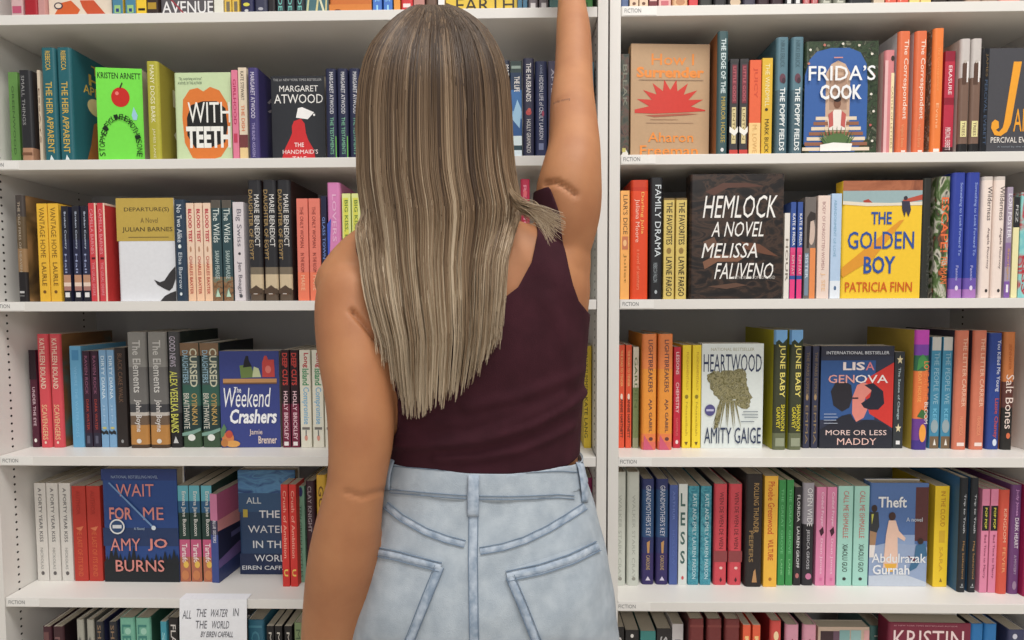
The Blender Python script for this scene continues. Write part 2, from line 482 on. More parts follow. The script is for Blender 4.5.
heir_f = [t('THE', .35, .8, .06, .14, GOLD), t('HEIR', .3, .98, .15, .25, GOLD, bold=.02), t('APPARENT', .2, .98, .26, .34, GOLD, bold=.02), e(.42,.44,.16,.08,(226,204,140)),
          pg([(.2,1),(.3,.8),(.36,.6),(.5,.54),(.8,.56),(.84,.66),(.6,.68),(.55,.8),(.45,1)], (184,110,48)), r(.6,.95,.88,.95,GOLD,AU)]
B(1, [(41.5, 57), (57.8, 72)], 47.5, 'tall teal hardcovers with gold spine lettering', TEAL, 'h', spine=heir, front=heir_f, dd=.01)
arc = []
B(1, (98, 141), 68, 'face-out bright green paperback with red apple', (112, 226, 66), 'p', face=True, dd=.02, yaw=7, th=.022, front=[
  t('KRISTEN ARNETT', .04, .97, .05, .115, (24, 40, 20), AU, bold=.03), e(.52,.31,.2,.105,(206,38,30),'red_apple'), pg([(.5,.21),(.56,.15),(.58,.16),(.53,.22)],(60,60,30),'red_apple'),
  e(.45,.27,.04,.02,(236,120,110),'red_apple'), pg([(.8,.41),(.88,.5),(.86,.55),(.78,.55),(.75,.5)],(150,200,220),'water_drop')] +
  [('c', 'curved_title', ch, .5-.41*math.cos(a), .87-.35*math.sin(a), .0075, .0105, math.pi/2-(math.pi-a), (20, 40, 18))
   for ch, a in zip("STOPMEIFYOU'VEHEARDTHISONE", [math.pi*(-.05+1.1*k/25) for k in range(26)])])
B(1, (146.8, 159), 61, 'olive yellow hardcover beside the green face-out book', (176, 170, 50), 'h', front_c=(150, 138, 44), dd=.01,
  spine=[v('MANY DOGS BARK', .04, .62, (240, 236, 200), .35, .7, bold=.02), v('JAMES LANE', .68, .98, (226, 222, 180), .4, .66, AU)],
  front=[t('M', .3, .98, .2, .38, (230,226,180)), pg([(.5,.55),(1,.45),(1,.8),(.5,.8)], (70,40,34)), t('CT', .3, .98, .6, .75, (236,232,200), AU)])
B(1, (174.5, 231.5), 72.5, 'face-out pale green book with orange lips', (196, 216, 168), 'h', face=True, dd=.03, front=[
  pg([(.14,.5),(.16,.3),(.28,.19),(.42,.17),(.52,.21),(.64,.16),(.8,.2),(.93,.34),(.98,.55),(.95,.8),(.8,.94),(.55,.985),(.3,.95),(.17,.78)], (226,120,48), 'orange_lips'),
  pg([(.22,.5),(.3,.36),(.5,.32),(.75,.32),(.9,.4),(.93,.6),(.88,.78),(.6,.84),(.35,.84),(.22,.7)], (36,36,36), 'orange_lips'),
  t('WITH', .24, .98, .33, .56, (236, 236, 230), bold=.04), t('TEETH', .2, .98, .60, .84, (236, 236, 230), bold=.04),
  t('"Sly, surprising and true"', .1, .5, .05, .09, (90, 110, 90), 'quote_lettering', 0), t('A NOVEL BY THE AUTHOR', .08, .5, .1, .13, (90, 110, 90), 'quote_lettering', 0)])
B(1, (232, 238.3), 70, 'thin hot pink paperback with red marks', (226, 120, 150), 'p', spine=[v('GIRLHOOD', .1, .6, (190, 40, 90)), r(.2,.8,.7,.8,(200,60,90))], dd=.02)
B(1, (238.7, 247.3), 67.5, 'cream paperback with orange and dark foot', (222, 204, 178), 'p', bands=[(.72,.86,(120,60,60)),(.86,1,(232,200,140))], spine=[v('KATE STEWART', .04, .35, (90, 80, 70), .3, .7, AU), v('THE DISH', .4, .68, (220, 120, 80), .3, .7)], dd=.02)
B(1, (248, 258.3), 67.5, 'purple hardcover left of black face-out cover', (66, 58, 118), 'h', front_c=(48, 42, 92), W=.14, spine=[v('MARGARET ATWOOD', .05, .55, (220, 214, 236), .3, .7, AU), v('THE BLIND ASSASSIN', .6, .97, (170, 160, 210), .35, .65)], front=[t('AT', .3, .98, .2, .3, (190,180,190), AU), t('AS', .3, .98, .32, .4, (190,180,190))])
B(1, (271.5, 325), 76, 'face-out black book with red cloaked figure', (44, 46, 52), 'p', face=True, dd=.04, front=[
  t('THE #1 NEW YORK TIMES BESTSELLER', .05, .95, .03, .06, (180, 180, 180), 'quote_lettering', 0), t('MARGARET', .16, .88, .11, .18, (234, 232, 228), AU, .03), t('ATWOOD', .06, .97, .21, .315, (234, 232, 228), AU, .03),
  pg([(.38,.58),(.42,.52),(.55,.49),(.62,.55),(.64,.66),(.68,.74),(.78,.85),(.82,1),(.16,1),(.24,.84),(.34,.72),(.38,.66)], (214,44,48), 'red_cloaked_figure'),
  pg([(.5,.37),(.58,.36),(.8,.42),(.68,.5),(.46,.48)], (240,238,236), 'red_cloaked_figure'), e(.8,.45,.02,.014,(240,238,236),'red_cloaked_figure'),
  t('THE', .42, .6, .77, .82, (245, 225, 222)), t("HANDMAID'S", .2, .86, .85, .9, (245, 225, 222)), t('TALE', .38, .64, .93, .98, (245, 225, 222))])
B(1, [(325.5, 336.5), (337, 348), (348.8, 360)], 68.5, 'navy hardcovers with white and green spine lettering', (36, 40, 72), 'h', spine=[v('MARGARET ATWOOD', .04, .5, (226, 226, 230), .4, .75, AU), v('THE TESTAMENTS', .54, .95, (130, 200, 160), .4, .72), r(.88,.97,.75,1,(110,190,80))])
B(1, [(362, 374), (376, 388)], 70, 'grey hardcovers behind the woman’s hair', (110, 110, 120), 'h', spine=[v('NORTH LIGHT', .1, .9, WT)])
B(1, (499, 509.8), 60, 'dark blue book half behind the hair’s right edge', (48, 54, 74), 'h', spine=[v('MATT HAIG', .05, .35, WT, .6, .95)], dd=.01)
B(1, (510.3, 522), 61, 'blue book with white snowy mountain art', (52, 110, 176), 'p', bands=[(0,.12,(44,62,60)),(.12,.3,(24,50,84)),(.52,.6,(120,170,214)),(.6,.78,(36,86,150)),(.78,.88,(214,232,236)),(.88,.93,(40,70,80)),(.93,1,(216,232,240))], spine=[v('THE LIFE', .16, .32, WT, .35, .8), pg([(.1,.6),(.6,.4),(.95,.5),(.8,.7)], (150,196,228), 'mountain_art'), r(.1,.9,.05,.08,(140,160,150), 'cover_stripe')], dd=.01)
B(1, (523, 534.3), 58, 'slate navy book with red flower on spine', (50, 50, 76), 'h', spine=[v('THE HUSBANDS', .05, .44, (232, 228, 226), .28, .72, bold=.02), e(.5,.55,.26,.028,(190,60,60),'red_flower'), e(.55,.525,.15,.02,(206,80,70),'red_flower'), v('HOLLY GRAMAZIO', .62, .96, (220, 216, 214), .32, .68, AU)], dd=.01)
B(1, (535, 547.3), 61, 'navy book with white lettering next to raised arm', (40, 48, 88), 'h', spine=[v('A NOVEL', .04, .14, (150, 160, 190), .4, .6, 'quote_lettering'), v('HIDDEN LIFE of CECILY LARSON', .15, .82, (206, 208, 222), .35, .68), e(.65,.55,.1,.03,(170,60,90)), r(.3,.7,.86,.93,(120,130,170),AU)], dd=.01)
B(1, (547.8, 557), 61, 'plum grey book partly behind raised upper arm', (84, 80, 104), 'h', spine=[v('AFTER HOURS', .08, .8, (190, 186, 200), .35, .7)], dd=.01)
B(1, (560, 572), 64, 'rust brown book behind the raised elbow', (130, 80, 60), 'h', spine=[v('AUTUMN', .1, .8, WT)])
B(1, (588, 594), 62, 'teal paperback at right end beside the divider', (70, 130, 150), 'p', spine=[v('WAVES', .1, .9, (170, 210, 220))], dd=.03)

# ---- left bookcase, third shelf
B(2, (16, 25.5), 195, 'dark hardcover with stormy gold clouds at far left', (74, 58, 44), 'h', bands=[(0,.2,(70,62,58)),(.2,.5,(96,78,54)),(.5,.72,(150,116,78)),(.72,1,(34,30,32))], front_c=art([(52,46,44),(110,88,58),(160,124,84),(66,50,40)], 9, 1.0), W=.15,
  spine=[v('THE OLD FIRES OF HEAVEN', .06, .72, (176, 160, 140), .35, .6), r(.2,.7,.9,.92,(190,190,190),'publisher_emblem'), r(.2,.7,.94,.95,(120,120,120),'publisher_emblem')])
B(2, [(38, 48.5), (49.2, 59.7)], 203.5, 'mustard yellow paperbacks with brown spine lettering', (236, 182, 46), 'p', spine=[v('VANTAGE HOME', .04, .55, (126, 88, 26), .25, .75), v('LAURLE', .6, .84, (126, 88, 26), .3, .75, AU), e(.5,.9,.15,.016,(120,80,30),'publisher_emblem')])
B(2, [(60.5, 71.5), (72, 81.5), (82, 89.2)], 206, 'navy paperbacks with sunset strip near the foot', (40, 42, 70), 'p', bands=[(0,.35,(34,34,46)),(.72,.8,(190,140,110)),(.8,.84,(230,204,186)),(.84,.885,(170,120,110)),(.885,1,(34,34,44))],
  spine=[v('Broken Country', .06, .45, (180, 190, 210), .35, .7), v('Hall', .5, .7, (150, 160, 200), .3, .6, AU), r(.2,.85,.905,.955,(226,226,226),'publisher_emblem')])
B(2, [(89.5, 97.5), (98.2, 106.5)], 203, 'red and cream paperbacks left of mustard face-out cover', (214, 62, 70), 'p', front_c=(196, 50, 48), spine=[r(.8,1,0,1,(236,204,180),'cover'), v('CAMILLA BARNES', .06, .52, (240, 150, 160), .2, .6, AU), r(.25,.7,.55,.57,(90,20,30)), v('THE USUAL DESIRE', .6, .94, (240, 140, 150), .25, .6)],
  front=[('v', AU, 'Camilla Barnes', .55, .9, .1, .96, (128, 24, 34), .02, 0), r(0,1,0,.02,(236,204,180),'cover')])
B(2, (117.5, 175), 198, 'face-out cover, mustard above and blank grey below, dark bird', (222, 224, 230), 'h', face=True, dd=.02, front=[
  r(0,1,0,.415,(192,162,70),'cover'), t('DEPARTURE(S)', .14, .92, .09, .14, (84, 70, 40), bold=.015), t('A Novel', .42, .72, .19, .24, (110, 90, 50), bold=0), t('JULIAN BARNES', .1, .97, .28, .335, (84, 70, 40), AU, .015), r(.2,.9,.375,.381,(120,100,60)),
  pg([(.62,.79),(.72,.815),(.8,.8),(.9,.72),(1,.66),(1,.78),(.94,.87),(.88,.9),(.8,.88),(.68,.84)], (56,54,56), 'dark_bird'), pg([(.72,1),(.8,.95),(.9,.92),(1,.9),(1,1)], (56,54,56), 'dark_bird')])
B(2, (174.5, 185.4), 199.5, 'dark blue hardcover overlapping the mustard face-out cover', (42, 62, 84), 'h', W=.12, spine=[v('No Two Alike', .05, .42, (206, 214, 222), .3, .75), e(.5,.46,.15,.02,(220,230,230)), v('Elisa Barrow', .52, .88, (190, 200, 210), .35, .7, AU), e(.5,.93,.12,.016,(220,230,236),'publisher_emblem')], dd=.008)
B(2, [(187, 194.7), (195.2, 203.3), (203.8, 211.6)], 203, 'cream paperbacks with red spine lettering', (236, 204, 178), 'p', bands=[(.62,1,(240,196,160))], spine=[v('BLOOD TEST', .06, .4, (196, 40, 60), .28, .75, bold=.03), e(.5,.47,.12,.03,(190,140,110)), v('CHARLES BAXTER', .54, .93, (196, 60, 50), .28, .7, AU)], dd=.014)
B(2, [(212, 221.6), (222.2, 232.6)], 200, 'dark teal paperbacks with pale script lettering', (52, 78, 84), 'p', bands=[(0,.08,(90,84,76)),(.76,1,art([(60,60,54),(150,110,76),(90,130,120)], 60, 2))], spine=[v('The Wilds', .08, .42, (216, 226, 220), .2, .85, bold=.02), v('SARAH PEARSE', .5, .78, (180, 200, 196), .3, .75, AU), pg([(.3,.96),(.5,.88),(.8,.96)], (180,214,190), 'publisher_emblem')], dd=.014)
B(2, (233.5, 244.5), 202, 'pale lilac paperback with grey spine lettering', (214, 206, 210), 'p', spine=[v('Big Swiss', .07, .45, (120, 116, 126), .25, .8), e(.55,.52,.12,.014,(60,60,66)), v('Jen Beagin', .6, .94, (120, 116, 126), .3, .75, AU), e(.6,.95,.15,.018,(80,80,86),'publisher_emblem')], dd=.014)
eg = [v('DAUGHTER OF EGYPT', .08, .66, (170, 140, 90), .08, .38), v('MARIE BENEDICT', .12, .55, (226, 224, 220), .5, .88, AU, .02), e(.5,.935,.3,.02,(110,80,60)), r(.3,.6,.92,.945,(230,226,220)), pg([(0,.9),(.2,.895),(.5,.87),(.8,.895),(1,.9),(1,.94),(0,.94)], (84,66,52))]
B(2, [(247.5, 262.6), (263.2, 277), (277.6, 291)], 180, 'tall black hardcovers with pale desert scene at foot', (44, 44, 48), 'h', bands=[(.72,.78,(120,108,90)),(.78,.91,(204,184,150)),(.91,1,(96,80,66))], front_c=(60, 40, 38), spine=eg, dd=.01)
B(2, [(297, 308.5), (309.2, 320.6)], 198.5, 'salmon orange paperbacks with dark spine lettering', (232, 122, 104), 'p', bands=[(.72,1,(240,120,88))], spine=[v('THE ONLY WOMAN', .08, .48, (140, 50, 44), .3, .62), v('IN THE ROOM', .53, .72, (140, 50, 44), .3, .62), v('MARIE', .75, .9, (250, 190, 150), .3, .65, AU)], dd=.012)
B(2, (321.5, 327), 196, 'thin midnight blue book left of pink hardcover', (34, 36, 66), 'p', spine=[v('GLASS TOWN', .2, .6, (120, 150, 220))])
B(2, (327.5, 341), 182.5, 'pink hardcover with dark green foot beside bare shoulder', (218, 128, 184), 'h', bands=[(.6,.72,(240,130,180)),(.72,1,(40,70,50))], spine=[pg([(.0,.35),(.3,.3),(.1,.68),(0,.7)], (70,90,200)), v('THE', .78, .9, WT, .3, .8), v('LOVERS', .1, .5, (236, 180, 214), .4, .7)])
B(2, [(342.5, 351.2), (352, 361)], 193.5, 'pale lime paperbacks with green spine lettering', (226, 234, 150), 'p', front_c=(214, 220, 120), spine=[r(.15,.75,.04,.98,(224,222,84),'cover'), v('BIG KISS, BYE-BYE', .06, .66, (110, 140, 60), .25, .72, bold=.02), v('BENNETT', .7, .95, (110, 140, 60), .3, .7, AU)])
B(2, (520.5, 530), 179, 'bright red book between hair and raised shoulder', (206, 50, 84), 'h', spine=[v('RED HOUSE', .05, .6, (240, 150, 170), .3, .65), e(.5,.12,.2,.03,(240,110,120))])
B(2, (536, 548), 190, 'olive book hidden by the raised shoulder', (110, 110, 60), 'h', spine=[v('FIELD', .1, .8, WT)])

# ---- left bookcase, fourth shelf
B(3, (30.5, 37.6), 350, 'thin maroon paperback at far left end', (84, 28, 50), 'p', bot=443.6, spine=[v('ZORA', .05, .2, WT), v('UNDER THE EYE', .38, .78, (220, 190, 200), .3, .7), e(.5,.93,.2,.02,WT,'publisher_emblem'), r(0,1,.0,.3,(44,26,36),'cover')])
B(3, [(38, 49.3), (50, 61.8)], 334, 'coral red hardcovers with cream spine lettering', (222, 74, 84), 'h', bot=447.7, front_c=art([(60,120,120),(120,84,52),(150,110,70)], 9, .8), spine=[v('KATHLEEN BOLAND', .04, .48, (240, 214, 190), .28, .75, AU, .02), v('SCAVENGERS', .62, .93, (238, 190, 140), .28, .75, bold=.02), e(.5,.955,.1,.012,(240,210,190),'publisher_emblem')])
B(3, (71, 82.5), 346, 'plain sky blue paperback beside coral red pair', (98, 168, 210), 'p', bot=444.8, spine=[v('WHERE THE WATER GOES', .2, .9, (130, 190, 225), .35, .6), r(.2,.8,.04,.14,(70,140,190))])
B(3, [(83.5, 91), (91.5, 99.6)], 351, 'dark plum paperbacks with red and mauve lettering', (56, 28, 48), 'p', bot=443.6, bands=[(.85,1,(44,40,60))], spine=[v('RAVEN ROCK', .05, .45, (150, 90, 120), .3, .7), v('DARK WATER', .5, .82, (190, 70, 56), .35, .7, AU), r(.3,.7,.88,.96,(90,90,110),'publisher_emblem')])
B(3, [(100, 107.4), (107.9, 115.2)], 350, 'light blue paperbacks with white lettering, dark chain', (122, 168, 208), 'p', bot=444.5, spine=[v('DIRTY DIANA', .06, .5, (216, 234, 246), .3, .75, bold=.02), v('JEN', .55, .75, (160, 196, 226), .3, .65, AU), pg([(0,.82),(.4,.84),(.7,.82),(1,.84),(1,.87),(.6,.86),(.3,.87),(0,.85)], (40,44,50)), e(.5,.8,.3,.012,(200,190,110))])
B(3, (115.6, 126.6), 347.5, 'black brown book with faint copper lettering', (46, 38, 36), 'p', bot=444.8, spine=[v('BLACK CAKE WALK', .06, .55, (120, 88, 66), .3, .7), e(.5,.94,.12,.018,(150,150,150),'publisher_emblem')])
B(3, [(127.3, 147.6), (148.2, 167.2)], 332, 'thick grey hardcovers with orange sand foot', (128, 126, 124), 'h', bot=448.2, bands=[(0,.3,(138,136,132)),(.3,.62,(108,106,104)),(.62,.69,(64,64,68)),(.69,.72,(186,178,170)),(.72,.8,(110,88,70)),(.8,.97,(186,128,62)),(.97,1,(80,60,44))], front_c=(40, 44, 48),
  spine=[v('The Elements', .07, .52, (206, 204, 200), .3, .72), v('John Boyne', .58, .86, (214, 210, 206), .3, .68, AU), e(.5,.94,.13,.02,(220,216,210),'publisher_emblem')])
B(3, (168.4, 180.2), 331.6, 'charcoal hardcover with white and lime spine lettering', (74, 74, 76), 'h', bot=447.8, bands=[(.4,.7,(60,60,62)),(.7,1,(34,32,34))], front_c=(36, 48, 44), spine=[v('GOOD NEWS', .04, .3, (206, 196, 214), .2, .7, bold=.02), v('ALEX VESELKA BANKS', .34, .87, (214, 214, 90), .15, .8, AU, .02), pg([(.3,.96),(.5,.9),(.75,.96)], (200,200,200), 'publisher_emblem')])
cd = [r(0,1,0,.12,(128,100,74),'cover'), v('CURSED', .05, .42, (206, 206, 180), .5, .9, bold=.02), v('DAUGHTERS', .07, .38, (150, 190, 210), .12, .42), v('OYINKAN', .48, .78, (196, 160, 90), .55, .85, AU), v('BRAITHWAITE', .48, .82, (216, 214, 200), .12, .42, AU), pg([(0,.86),(.5,.84),(1,.81),(1,.84),(.5,.88),(0,.89)], (120,160,146)), e(.5,.905,.2,.032,(224,226,220),'publisher_emblem')]
B(3, [(181.2, 200), (200.8, 219.8)], 343, 'dark green hardcovers with pale and gold lettering', (44, 76, 70), 'h', bot=446.6, bands=[(.12,.4,(66,84,84)),(.4,.6,(52,96,84)),(.6,.84,(36,60,60)),(.84,1,(60,84,60))], front_c=(26, 30, 34), spine=cd)
B(3, (220.4, 279), 351, 'face-out royal blue paperback with white brush lettering', (58, 70, 142), 'p', bot=445.2, face=True, th=.03, yaw=2, front=[
  pg([(.34,.15),(.52,.13),(.6,.27),(.36,.28)], (110,134,70),'green_bag'), pg([(.42,.1),(.45,.05),(.49,.05),(.5,.1),(.55,.16),(.4,.17)], (34,34,40),'green_bag'), pg([(.58,.16),(.66,.18),(.7,.27),(.55,.27)], (196,206,160),'green_bag'),
  pg([(.72,.12),(.76,.05),(.8,.05),(.82,.09),(.92,.09),(.93,.27),(.72,.27)], (206,70,66),'red_bag'), e(.82,.19,.05,.04,(230,120,110),'red_bag'), r(.06,.96,.285,.325,(200,146,92),'shelf_plank'), r(.06,.96,.325,.34,(120,84,60),'shelf_plank'),
  t('The', .24, .36, .37, .43, (236, 238, 246)), t('Weekend', .05, .84, .38, .58, (240, 242, 248), bold=.03, shear=.04), t('Crashers', .16, .95, .6, .75, (240, 242, 248), bold=.03, shear=.04), t('Jamie', .48, .7, .81, .88, (226, 206, 196), AU, .02), t('Brenner', .63, .94, .88, .96, (226, 206, 196), AU, .02),
  e(.12,.9,.1,.06,(214,126,70),'fruit_art'), e(.2,.96,.12,.035,(224,160,80),'fruit_art'), e(.14,.86,.06,.04,(200,80,60),'fruit_art'), pg([(0,.82),(.06,.75),(.1,.8),(.05,.88),(0,.9)], (90,130,90),'fruit_art'), e(.06,.95,.06,.04,(190,120,60),'fruit_art')])
B(3, [(281.4, 290.2), (290.7, 299)], 350, 'maroon black paperbacks with red and pink lettering', (48, 26, 34), 'p', bot=444.6, bands=[(.55,1,(120,34,62))], spine=[v('DEEP CUTS', .03, .36, (206, 66, 60), .15, .8, bold=.03), v('HOLLY BRICKLEY', .42, .92, (232, 190, 200), .25, .75, AU, .02), r(.2,.75,.94,.98,(236,226,226),'publisher_emblem')])
li = [v('Long', .03, .18, (200, 50, 64), .3, .85, bold=.02), v('Island', .19, .36, (60, 150, 96), .25, .85, bold=.02), v('Compromise', .38, .76, (110, 180, 220), .15, .85, bold=.03), r(.15,.85,.79,.815,(120,116,110),AU), e(.5,.9,.14,.03,(220,150,130),'small_figure'), r(.45,.55,.82,.88,(110,110,110),'small_figure')]
B(3, [(299.6, 311.4), (312, 323.6), (324.4, 335.4)], 350, 'cream paperbacks with red, green and blue lettering', (230, 226, 208), 'p', bot=444.3, spine=li)
B(3, [(340, 352), (354, 366)], 346, 'brown hardcovers hidden behind the left arm', (120, 90, 70), 'h', spine=[v('HOMEWARD', .1, .9, WT)])
B(3, (584, 591.5), 346, 'yellow paperback between tank top and white divider', (236, 202, 54), 'p', bot=445.5, spine=[v('ONLY SUMMER', .05, .45, (80, 70, 40), .05, .5), v('KATE LANG', .5, .9, (80, 70, 40), .05, .5, AU)])

# ---- left bookcase, fifth shelf
B(4, [(35.5, 47.2), (47.8, 59.2), (60, 72)], 483, 'white paperbacks with grey spine lettering', (218, 214, 208), 'p', bot=578.4, spine=[v('A FORTY YEAR KISS', .05, .6, (96, 94, 96), .35, .65), v('NICKOLAS', .66, .88, (150, 150, 146), .35, .6, AU, 0), e(.5,.92,.15,.02,(100,96,96),'publisher_emblem')])
B(4, [(73, 86.8), (87.4, 101.6)], 486, 'brick red paperbacks left of blue face-out hardcover', (196, 54, 42), 'p', bot=578.4, spine=[v('THE LAST OF ITS KIND', .42, .95, (216, 100, 60), .3, .65), pg([(.2,.44),(.8,.42),(.6,.47)], (226,120,80)), v('AUTHOR', .05, .3, (176, 44, 36), .3, .6, AU)])
WFM = (40, 74, 142); PK = (222, 138, 130)
B(4, (103, 178), 469, 'face-out blue hardcover with pink capitals over night forest', WFM, 'h', bot=582, face=True, th=.03, front=[
  r(0,1,.52,.68,(38,60,106),'cover'), r(0,1,.82,1,(28,34,40),'cover'), r(0,1,.0,.1,(42,62,124),'cover')] +
  [pg([(x-.035*w, .83), (x, .83-.16*h), (x+.035*w, .83)], (28,34,42), 'forest_silhouette') for x, h, w in [(.04,.4,1),(.1,.9,1.3),(.16,.95,1.4),(.22,.55,1),(.28,.4,1),(.34,.7,1),(.4,.95,1.3),(.46,.5,1.1),(.52,.35,1),(.58,.5,1),(.64,.3,1),(.7,.55,1),(.76,.4,1),(.82,.7,1.2),(.88,.55,1.1),(.94,.8,1.3),(.98,.5,1)]] +
  [t('NATIONAL BESTSELLING NOVEL', .14, .76, .055, .08, (150, 170, 200), 'quote_lettering', 0), t('WAIT', .2, .7, .13, .24, PK, bold=.02), t('FOR', .1, .4, .335, .445, PK, bold=.02), t('ME', .55, .82, .335, .445, PK, bold=.02),
  t('A Novel', .42, .56, .51, .535, (170, 190, 214), 'quote_lettering', 0), t('AMY', .1, .5, .61, .72, PK, AU, .02), t('JO', .6, .86, .61, .72, PK, AU, .02), t('BURNS', .16, .81, .8, .905, PK, AU, .02),
  pg([(.1,.12),(.12,.115),(.69,.505),(.67,.515)], (110,150,200), 'shooting_star'), e(.685,.515,.03,.02,(214,226,236), 'shooting_star'),
  e(.2,.505,.1,.067,(226,228,230), 'club_sticker'), e(.2,.505,.082,.054,(44,74,120), 'club_sticker'), r(.14,.26,.49,.52,(220,224,230),'club_sticker')])
bux = [r(0,1,0,.16,(98,180,196),'cover'), r(0,1,.16,.28,(40,96,140),'cover'), v('Emma Jane Buxton', .06, .52, (226, 226, 220), .3, .75, AU, .02), v('Tartufo', .6, .8, (240, 220, 220), .25, .75, bold=.02), e(.6,.82,.25,.035,(236,190,80)), e(.5,.93,.35,.05,(210,130,80))]
B(4, [(178.9, 189.6), (189.8, 201.2), (201.8, 213.2)], 485.5, 'paperbacks with teal tops, dark middles, pink orange feet', (34, 62, 56), 'p', bot=580, front_c=(36, 70, 62), bands=[(.56,.74,(206,90,130)),(.74,1,(190,110,80))], spine=bux)
B(4, (213.8, 221.8), 494, 'turned paperback, pink above and navy below', (212, 124, 164), 'p', bot=583, yaw=-6, W=.15, bands=[(.3,.46,(60,56,86)),(.46,1,(62,80,150))], front_c=(36, 40, 70), spine=[v('BLUE SISTERS', .3, .55, (220, 220, 230), .35, .75)],
  front=[r(0,1,0,.3,(190,96,134)), pg([(0,.3),(1,.3),(1,.36),(.5,.45),(0,.42)], (226,150,150)), r(0,1,.74,1,(50,62,112)), pg([(0,.75),(.5,.68),(1,.74),(1,.8),(0,.84)], (110,90,150)), r(.3,.9,.52,.58,(90,90,140),TI)])
AWW = (44, 70, 108)
B(4, (239, 296), 470, 'face-out navy hardcover with spaced white capitals, set back', AWW, 'h', dd=.105, face=True, th=.028, front=[
  r(0,1,0,.22,art([(70,110,160),(90,140,180),(44,70,120)], 20, 1, stretch=(1,1,3)),'cover'), r(0,1,.22,.4,(50,84,124),'cover'), r(0,1,.8,1,(34,48,84),'cover'),
  t('ALL', .14, .4, .26, .32, (196, 204, 208)), t('THE', .36, .72, .385, .455, (222, 226, 230)), t('WATER', .16, .84, .53, .6, (222, 226, 230)), t('IN THE', .24, .84, .675, .745, (222, 226, 230)), t('WORLD', .26, .92, .81, .875, (222, 226, 230)), t('EIREN CAFFALL', .04, .96, .915, .955, (220, 224, 228), AU),
  r(.08,.16,.375,.45,(186,166,60),'lit_window')])
B(4, [(281.4, 289), (289.6, 297)], 484.5, 'bright red paperbacks overlapping the navy face-out book', (222, 52, 46), 'p', dd=.052, W=.045, spine=[v('Crush of Ambition', .06, .72, (244, 170, 150), .3, .75, bold=.02), v('U', .83, .9, (244, 200, 90), .25, .8, 'publisher_emblem', .03)])
B(4, (297.6, 305.2), 486, 'pale green book right of bright red pair', (120, 168, 140), 'p', bot=582, spine=[v('TEN GREEN BOTTLES', .2, .95, (60, 100, 84), .3, .6), e(.5,.06,.3,.05,(50,60,110))])
B(4, (306, 315.5), 481, 'dark maroon hardcover beside the left forearm', (62, 32, 44), 'h', bot=583, spine=[v('CLAY KNIGHT', .05, .5, (176, 160, 166), .25, .65)])
B(4, (316.5, 327), 475, 'golden yellow book touching the left forearm', (222, 172, 50), 'h', bot=584, spine=[v('GOLD', .1, .5, (120, 80, 30))])
B(4, [(331, 343), (345, 357)], 480, 'grey hardcovers hidden behind the left forearm', (120, 120, 126), 'h', spine=[v('QUIET', .1, .9, WT)])
B(4, (583.5, 592.5), 478, 'magenta hardcover between jeans and divider', (150, 40, 90), 'h', spine=[v('MAGENTA', .1, .9, WT)], dd=.06)

# ---- left bookcase, sixth shelf (tops only in frame)
B(5, (44, 52.5), 627, 'maroon hardcover first from far left end', (70, 34, 44), 'h', front_c=(52, 26, 34), spine=[r(.2,.8,.05,.15,(110,70,70))])
B(5, (54, 64.5), 627, 'dark maroon hardcover second from far left', (66, 36, 42), 'h', front_c=(34, 20, 26), spine=[v('MAROON', .1, .9, (130, 90, 90))])
B(5, [(75.5, 87.3), (88, 95)], 620, 'pale grey hardcovers', (160, 158, 146), 'h', front_c=(100, 98, 92), spine=[v('GREY', .15, .9, (110, 110, 104))])
B(5, [(95.6, 106), (110, 118)], 622, 'black navy books with bronze lettering', (40, 42, 50), 'h', front_c=(34, 38, 74), spine=[v('SHADOWS', .03, .6, (150, 120, 90), .3, .75)])
B(5, [(120.5, 135.8), (136.4, 151.4)], 618, 'thick mint teal hardcovers', (110, 176, 152), 'h', front_c=(44, 84, 66), spine=[v('LEAVES', .06, .7, (60, 130, 120), .2, .8), e(.6,.12,.2,.03,(150,200,180))])
B(5, (162, 168), 621.6, 'thin turquoise paperback left of black book', (60, 150, 170), 'p', spine=[v('SWIM', .1, .6, (150, 210, 214))])
B(5, (168.8, 180.2), 618, 'black hardcover with pale capitals beside white note', (34, 32, 34), 'h', spine=[v('FLANNERY', .06, .6, (206, 200, 196), .3, .75)])
B(5, (182, 206), 622, 'green book behind the white note', (70, 110, 80), 'h', spine=[v('FOREST', .06, .6, WT)])
B(5, (208, 246), 621, 'face-out violet book behind the white note', (90, 70, 130), 'h', face=True, front=[t('VIOLET', .1, .9, .1, .3, WT)])
B(5, (248, 265), 620, 'deep teal hardcover just right of white note', (44, 100, 124), 'h', spine=[v('OCEAN', .1, .7, (70, 130, 150)), r(.1,.9,.05,.07,(70,130,150))])
B(5, [(267.5, 275), (275.6, 283.4), (284.2, 294)], 626, 'black books with white lettering', (30, 28, 30), 'p', spine=[v('MIDNIGHT', .06, .8, (206, 200, 190), .3, .7)])
B(5, (294.6, 303.6), 623, 'pale green hardcover beside the left wrist', (120, 140, 96), 'h', spine=[v('MEADOW', .06, .7, (70, 90, 60))])

